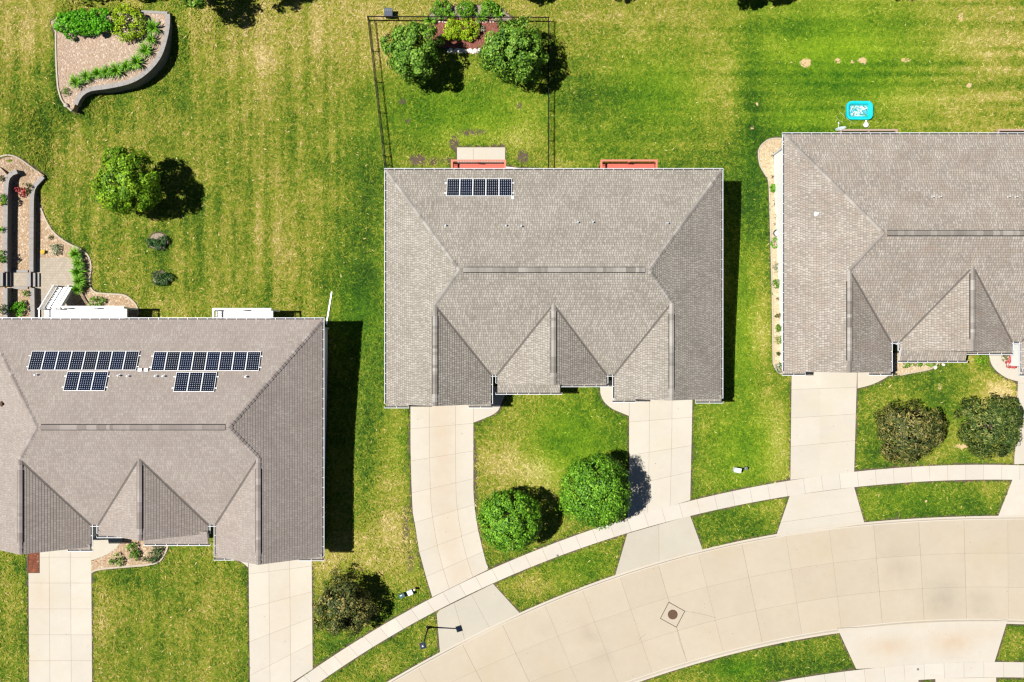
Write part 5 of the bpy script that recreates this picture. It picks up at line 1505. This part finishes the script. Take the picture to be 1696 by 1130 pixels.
SOIL = [(690,262,13,9,1.3),(716,264,10,7,1.1),(751,234,7,12,1.3),(829,241,8,6,1.2),(866,257,9,11,1.3),(664,164,7,5,1.1),(672,196,6,4,1),(860,171,6,6,1),(780,215,30,6,.9),(815,214,10,6,.3),(740,262,14,10,.7),(710,215,5,5,.35),(820,238,6,5,.7),(770,218,40,14,.45),(1478,848,5,3,.9),(640,600,5,150,.5),(625,500,6,120,.3),(675,870,9,50,.75),(682,920,10,30,.7),(672,780,6,60,.5),(788,800,6,60,.8),(790,760,5,30,.6),(700,180,6,6,.4),(640,520,9,40,.4),(1145,730,3,50,.5),(612,200,4,90,.4)]
BARE = [(1340,99,10,8),(1394,95,7,5),(1435,96,9,6),(1508,94,9,4),(1489,94,2.5,5),(1418,97,3,4),(1294,98,3,2),(1316,98,3,2),(1600,22,5,9),(1614,136,5,5),(1580,737,14,4),(1547,640,4,7),(1524,827,3,3),(1258,168,3,4),(1250,208,4,4),(628,22,10,5),(357,386,3,4)]
def field(X, Y):
    gx, gy = to_px(X, Y)
    d = np.full(X.shape, .50)
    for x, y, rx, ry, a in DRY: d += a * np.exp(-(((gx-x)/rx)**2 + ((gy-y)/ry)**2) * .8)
    left_l = (1 - ss(560, 620, gx)) * (1 - ss(500, 560, gy))
    back_r = ss(1180, 1260, gx) * (1 - ss(200, 240, gy))
    back_m = ss(900, 940, gx) * (1 - ss(1180, 1260, gx)) * (1 - ss(250, 300, gy))
    front_l = (1 - ss(530, 560, gx)) * ss(880, 920, gy)
    d += .01 * left_l + .045 * front_l + .03*back_m
    st = vnoise(None, X, Y, 1.25, .05, 1) - .5; st2 = vnoise(None, X, Y, 3.0, .14, 4) - .5
    d += (left_l + front_l*.7) * (st * .17 + st2 * .20)
    hz = vnoise(None, X, Y, .05, 1.1, 2) - .5; hz2 = vnoise(None, X, Y, .11, 2.4, 3) - .5
    d += back_r * (hz * .20 + hz2 * .34) + back_m * (hz * .12 + hz2 * .12)
    d += (vnoise(None, X, Y, .16, .16, 6) - .5) * .16 + (vnoise(None, X, Y, .45, .45, 7) - .5) * .14
    lush = np.zeros(X.shape)
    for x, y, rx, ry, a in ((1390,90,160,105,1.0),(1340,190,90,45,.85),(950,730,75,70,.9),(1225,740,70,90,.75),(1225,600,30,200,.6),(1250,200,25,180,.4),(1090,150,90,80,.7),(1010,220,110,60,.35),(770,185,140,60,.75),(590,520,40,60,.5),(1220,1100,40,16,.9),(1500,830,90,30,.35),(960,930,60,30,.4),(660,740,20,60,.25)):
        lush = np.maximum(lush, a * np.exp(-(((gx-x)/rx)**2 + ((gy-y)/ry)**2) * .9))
    soil = np.zeros(X.shape); bare = np.zeros(X.shape)
    for x, y, rx, ry, a in SOIL: soil = np.maximum(soil, a * np.exp(-(((gx-x)/rx)**2 + ((gy-y)/ry)**2) * .7))
    for x, y, rx, ry in BARE: bare = np.maximum(bare, np.exp(-(((gx-x)/rx)**2 + ((gy-y)/ry)**2) * .6))
    return d, lush, soil, bare

def edge_dist(X, Y, reach=1.6):
    """distance from lawn points to the nearest pavement, bed or house edge"""
    D = np.full(X.shape, 9.0)
    for P in NOT_LAWN:
        for i in range(len(P)):
            x0, y0 = P[i][:2]; x1, y1 = P[(i+1) % len(P)][:2]
            m = (X > min(x0, x1)-reach) & (X < max(x0, x1)+reach) & (Y > min(y0, y1)-reach) & (Y < max(y0, y1)+reach)
            if not m.any(): continue
            dx, dy = x1-x0, y1-y0; t = np.clip(((X[m]-x0)*dx + (Y[m]-y0)*dy) / max(dx*dx+dy*dy, 1e-9), 0, 1)
            D[m] = np.minimum(D[m], np.hypot(X[m]-x0-dx*t, Y[m]-y0-dy*t))
    return D

def lawn():
    f = np.arange(-44, 44.01, .2); c = np.array([50, 60, 75, 100, 140, 200, 300, 450.])
    xs_ = np.concatenate([-c[::-1], f, c]); f = np.arange(-31, 31.01, .2); c = np.array([36, 42, 55, 75, 110, 170, 260, 400.])
    ys_ = np.concatenate([-c[::-1], f, c])
    X, Y = np.meshgrid(xs_, ys_); nx, ny = len(xs_), len(ys_)
    Z = lawn_z(X, Y) + (vnoise(None, X, Y, .8, .8, 11) - .5) * .03
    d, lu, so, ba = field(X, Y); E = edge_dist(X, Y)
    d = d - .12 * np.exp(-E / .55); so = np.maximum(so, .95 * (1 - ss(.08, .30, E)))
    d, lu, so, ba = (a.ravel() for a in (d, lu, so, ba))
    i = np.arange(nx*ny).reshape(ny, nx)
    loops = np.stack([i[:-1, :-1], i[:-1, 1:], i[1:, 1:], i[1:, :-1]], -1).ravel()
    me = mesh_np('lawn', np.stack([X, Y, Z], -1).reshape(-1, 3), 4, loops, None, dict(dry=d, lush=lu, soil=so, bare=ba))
    me.shade_smooth()
    tag(finish('lawn', me, [M['lawn']], origin=(0, 0, 0)), kind='structure')
lawn()

def blades(n=420000):
    """short bent blades and thatch all over the lawn: one uncountable mass"""
    rs = np.random.RandomState(77)
    X, Y = rs.uniform(-43.5, 43.5, n), rs.uniform(-29.5, 29.5, n)
    keep = np.ones(n, bool)
    a = rs.uniform(0, 2*np.pi, n); L = rs.uniform(.13, .36, n)
    X2, Y2 = X + np.cos(a)*L, Y + np.sin(a)*L
    for P in NOT_LAWN: keep &= ~poly_mask(P, X, Y) & ~poly_mask(P, X2, Y2)
    for nm in POLY:
        keep &= ~poly_mask(pxpoly(nm), X, Y)
    keep &= ~poly_mask([U(x, y, ZP) for x, y in PL], X, Y)
    keep &= ~poly_mask([G(x, y)[:2] for x, y in ((-40,262),(10,264),(30,262),(60,280),(74,291),(66,330),(62,560),(-40,560))], X, Y)
    d, lu, so, ba = field(X, Y)
    E = edge_dist(X, Y, .6); d = d - .12 * np.exp(-E / .55)
    keep &= rs.rand(n) > np.maximum(so * .8, ba * .9)
    X, Y, d, lu, a, L = X[keep], Y[keep], d[keep], lu[keep], a[keep], L[keep]; n = len(X)
    Z = lawn_z(X, Y)
    w = rs.uniform(.018, .046, n); el = rs.uniform(.12, .7, n)
    dx, dy = np.cos(a)*np.cos(el), np.sin(a)*np.cos(el); dz = np.sin(el)
    sx, sy = -np.sin(a)*w, np.cos(a)*w
    bend = .55
    p0 = np.stack([X, Y, Z], -1)
    b1 = p0 + np.stack([sx, sy, 0*w], -1); b2 = p0 - np.stack([sx, sy, 0*w], -1)
    mid_ = p0 + np.stack([dx, dy, dz], -1) * (L*.55)[:, None]
    tip = p0 + np.stack([dx*1.15, dy*1.15, dz*bend], -1) * L[:, None]
    m1 = mid_ + np.stack([sx, sy, 0*w], -1)*.9; m2 = mid_ - np.stack([sx, sy, 0*w], -1)*.9
    v = np.stack([b2, b1, m1, m2, tip, tip], 1)[:, :5].reshape(-1, 3)
    k = np.arange(n)[:, None] * 5
    loops = (k + np.array([[0, 1, 2, 3, 2, 4]])).reshape(n, 6)
    tri = np.concatenate([k + [0, 1, 2], k + [0, 2, 3], k + [3, 2, 4]], 1).reshape(-1)
    t_ = rs.rand(n); t_[rs.rand(n) < .004] = 1.9
    me = mesh_np('grass', v, 3, tri, np.repeat(t_, 3), dict(dry=np.repeat(d, 5), lush=np.repeat(lu, 5), soil=np.zeros(n*5), bare=np.zeros(n*5)))
    tag(finish('grass', me, [M['blade']], origin=(0, 0, 0)), kind='stuff')
blades()

# ---------------------------------------------------------------- camera, sky, sun
cam = bpy.data.cameras.new('camera'); cam.sensor_width = 36.0; cam.lens = FO / 1696 * 36.0
cam.clip_end = 2000; cam.clip_start = 1
co = bpy.data.objects.new('camera', cam); co.location = (0, 0, H); link(co); scene.camera = co

EL = math.radians(64.4)
wd = bpy.data.worlds.new('World'); scene.world = wd; wd.use_nodes = True
nt = wd.node_tree; bg = nt.nodes['Background']; sky = nt.nodes.new('ShaderNodeTexSky'); sky.sky_type = 'NISHITA'
sky.sun_disc = False; sky.sun_elevation = EL; sky.sun_rotation = math.radians(-87); sky.air_density = .5; sky.dust_density = 0.0; sky.ozone_density = 2.0
nt.links.new(sky.outputs[0], bg.inputs[0]); bg.inputs[1].default_value = 0.05
sl_ = bpy.data.lights.new('sun', 'SUN'); sl_.energy = 5.0; sl_.angle = math.radians(.5); sl_.color = (1.0, 0.965, 0.91)
so_ = bpy.data.objects.new('sun', sl_); link(so_); so_.location = (-40, 5, 90)
so_.rotation_euler = Vector((0.479, -0.027, -1.0)).to_track_quat('-Z', 'Y').to_euler()

scene.view_settings.view_transform = 'Standard'; scene.view_settings.look = 'None'
scene.view_settings.exposure = 0.9; scene.view_settings.gamma = 1.0
scene.cycles.filter_width = 1.3
scene.cycles.max_bounces = 6; scene.cycles.diffuse_bounces = 2; scene.cycles.glossy_bounces = 2; scene.cycles.transmission_bounces = 3
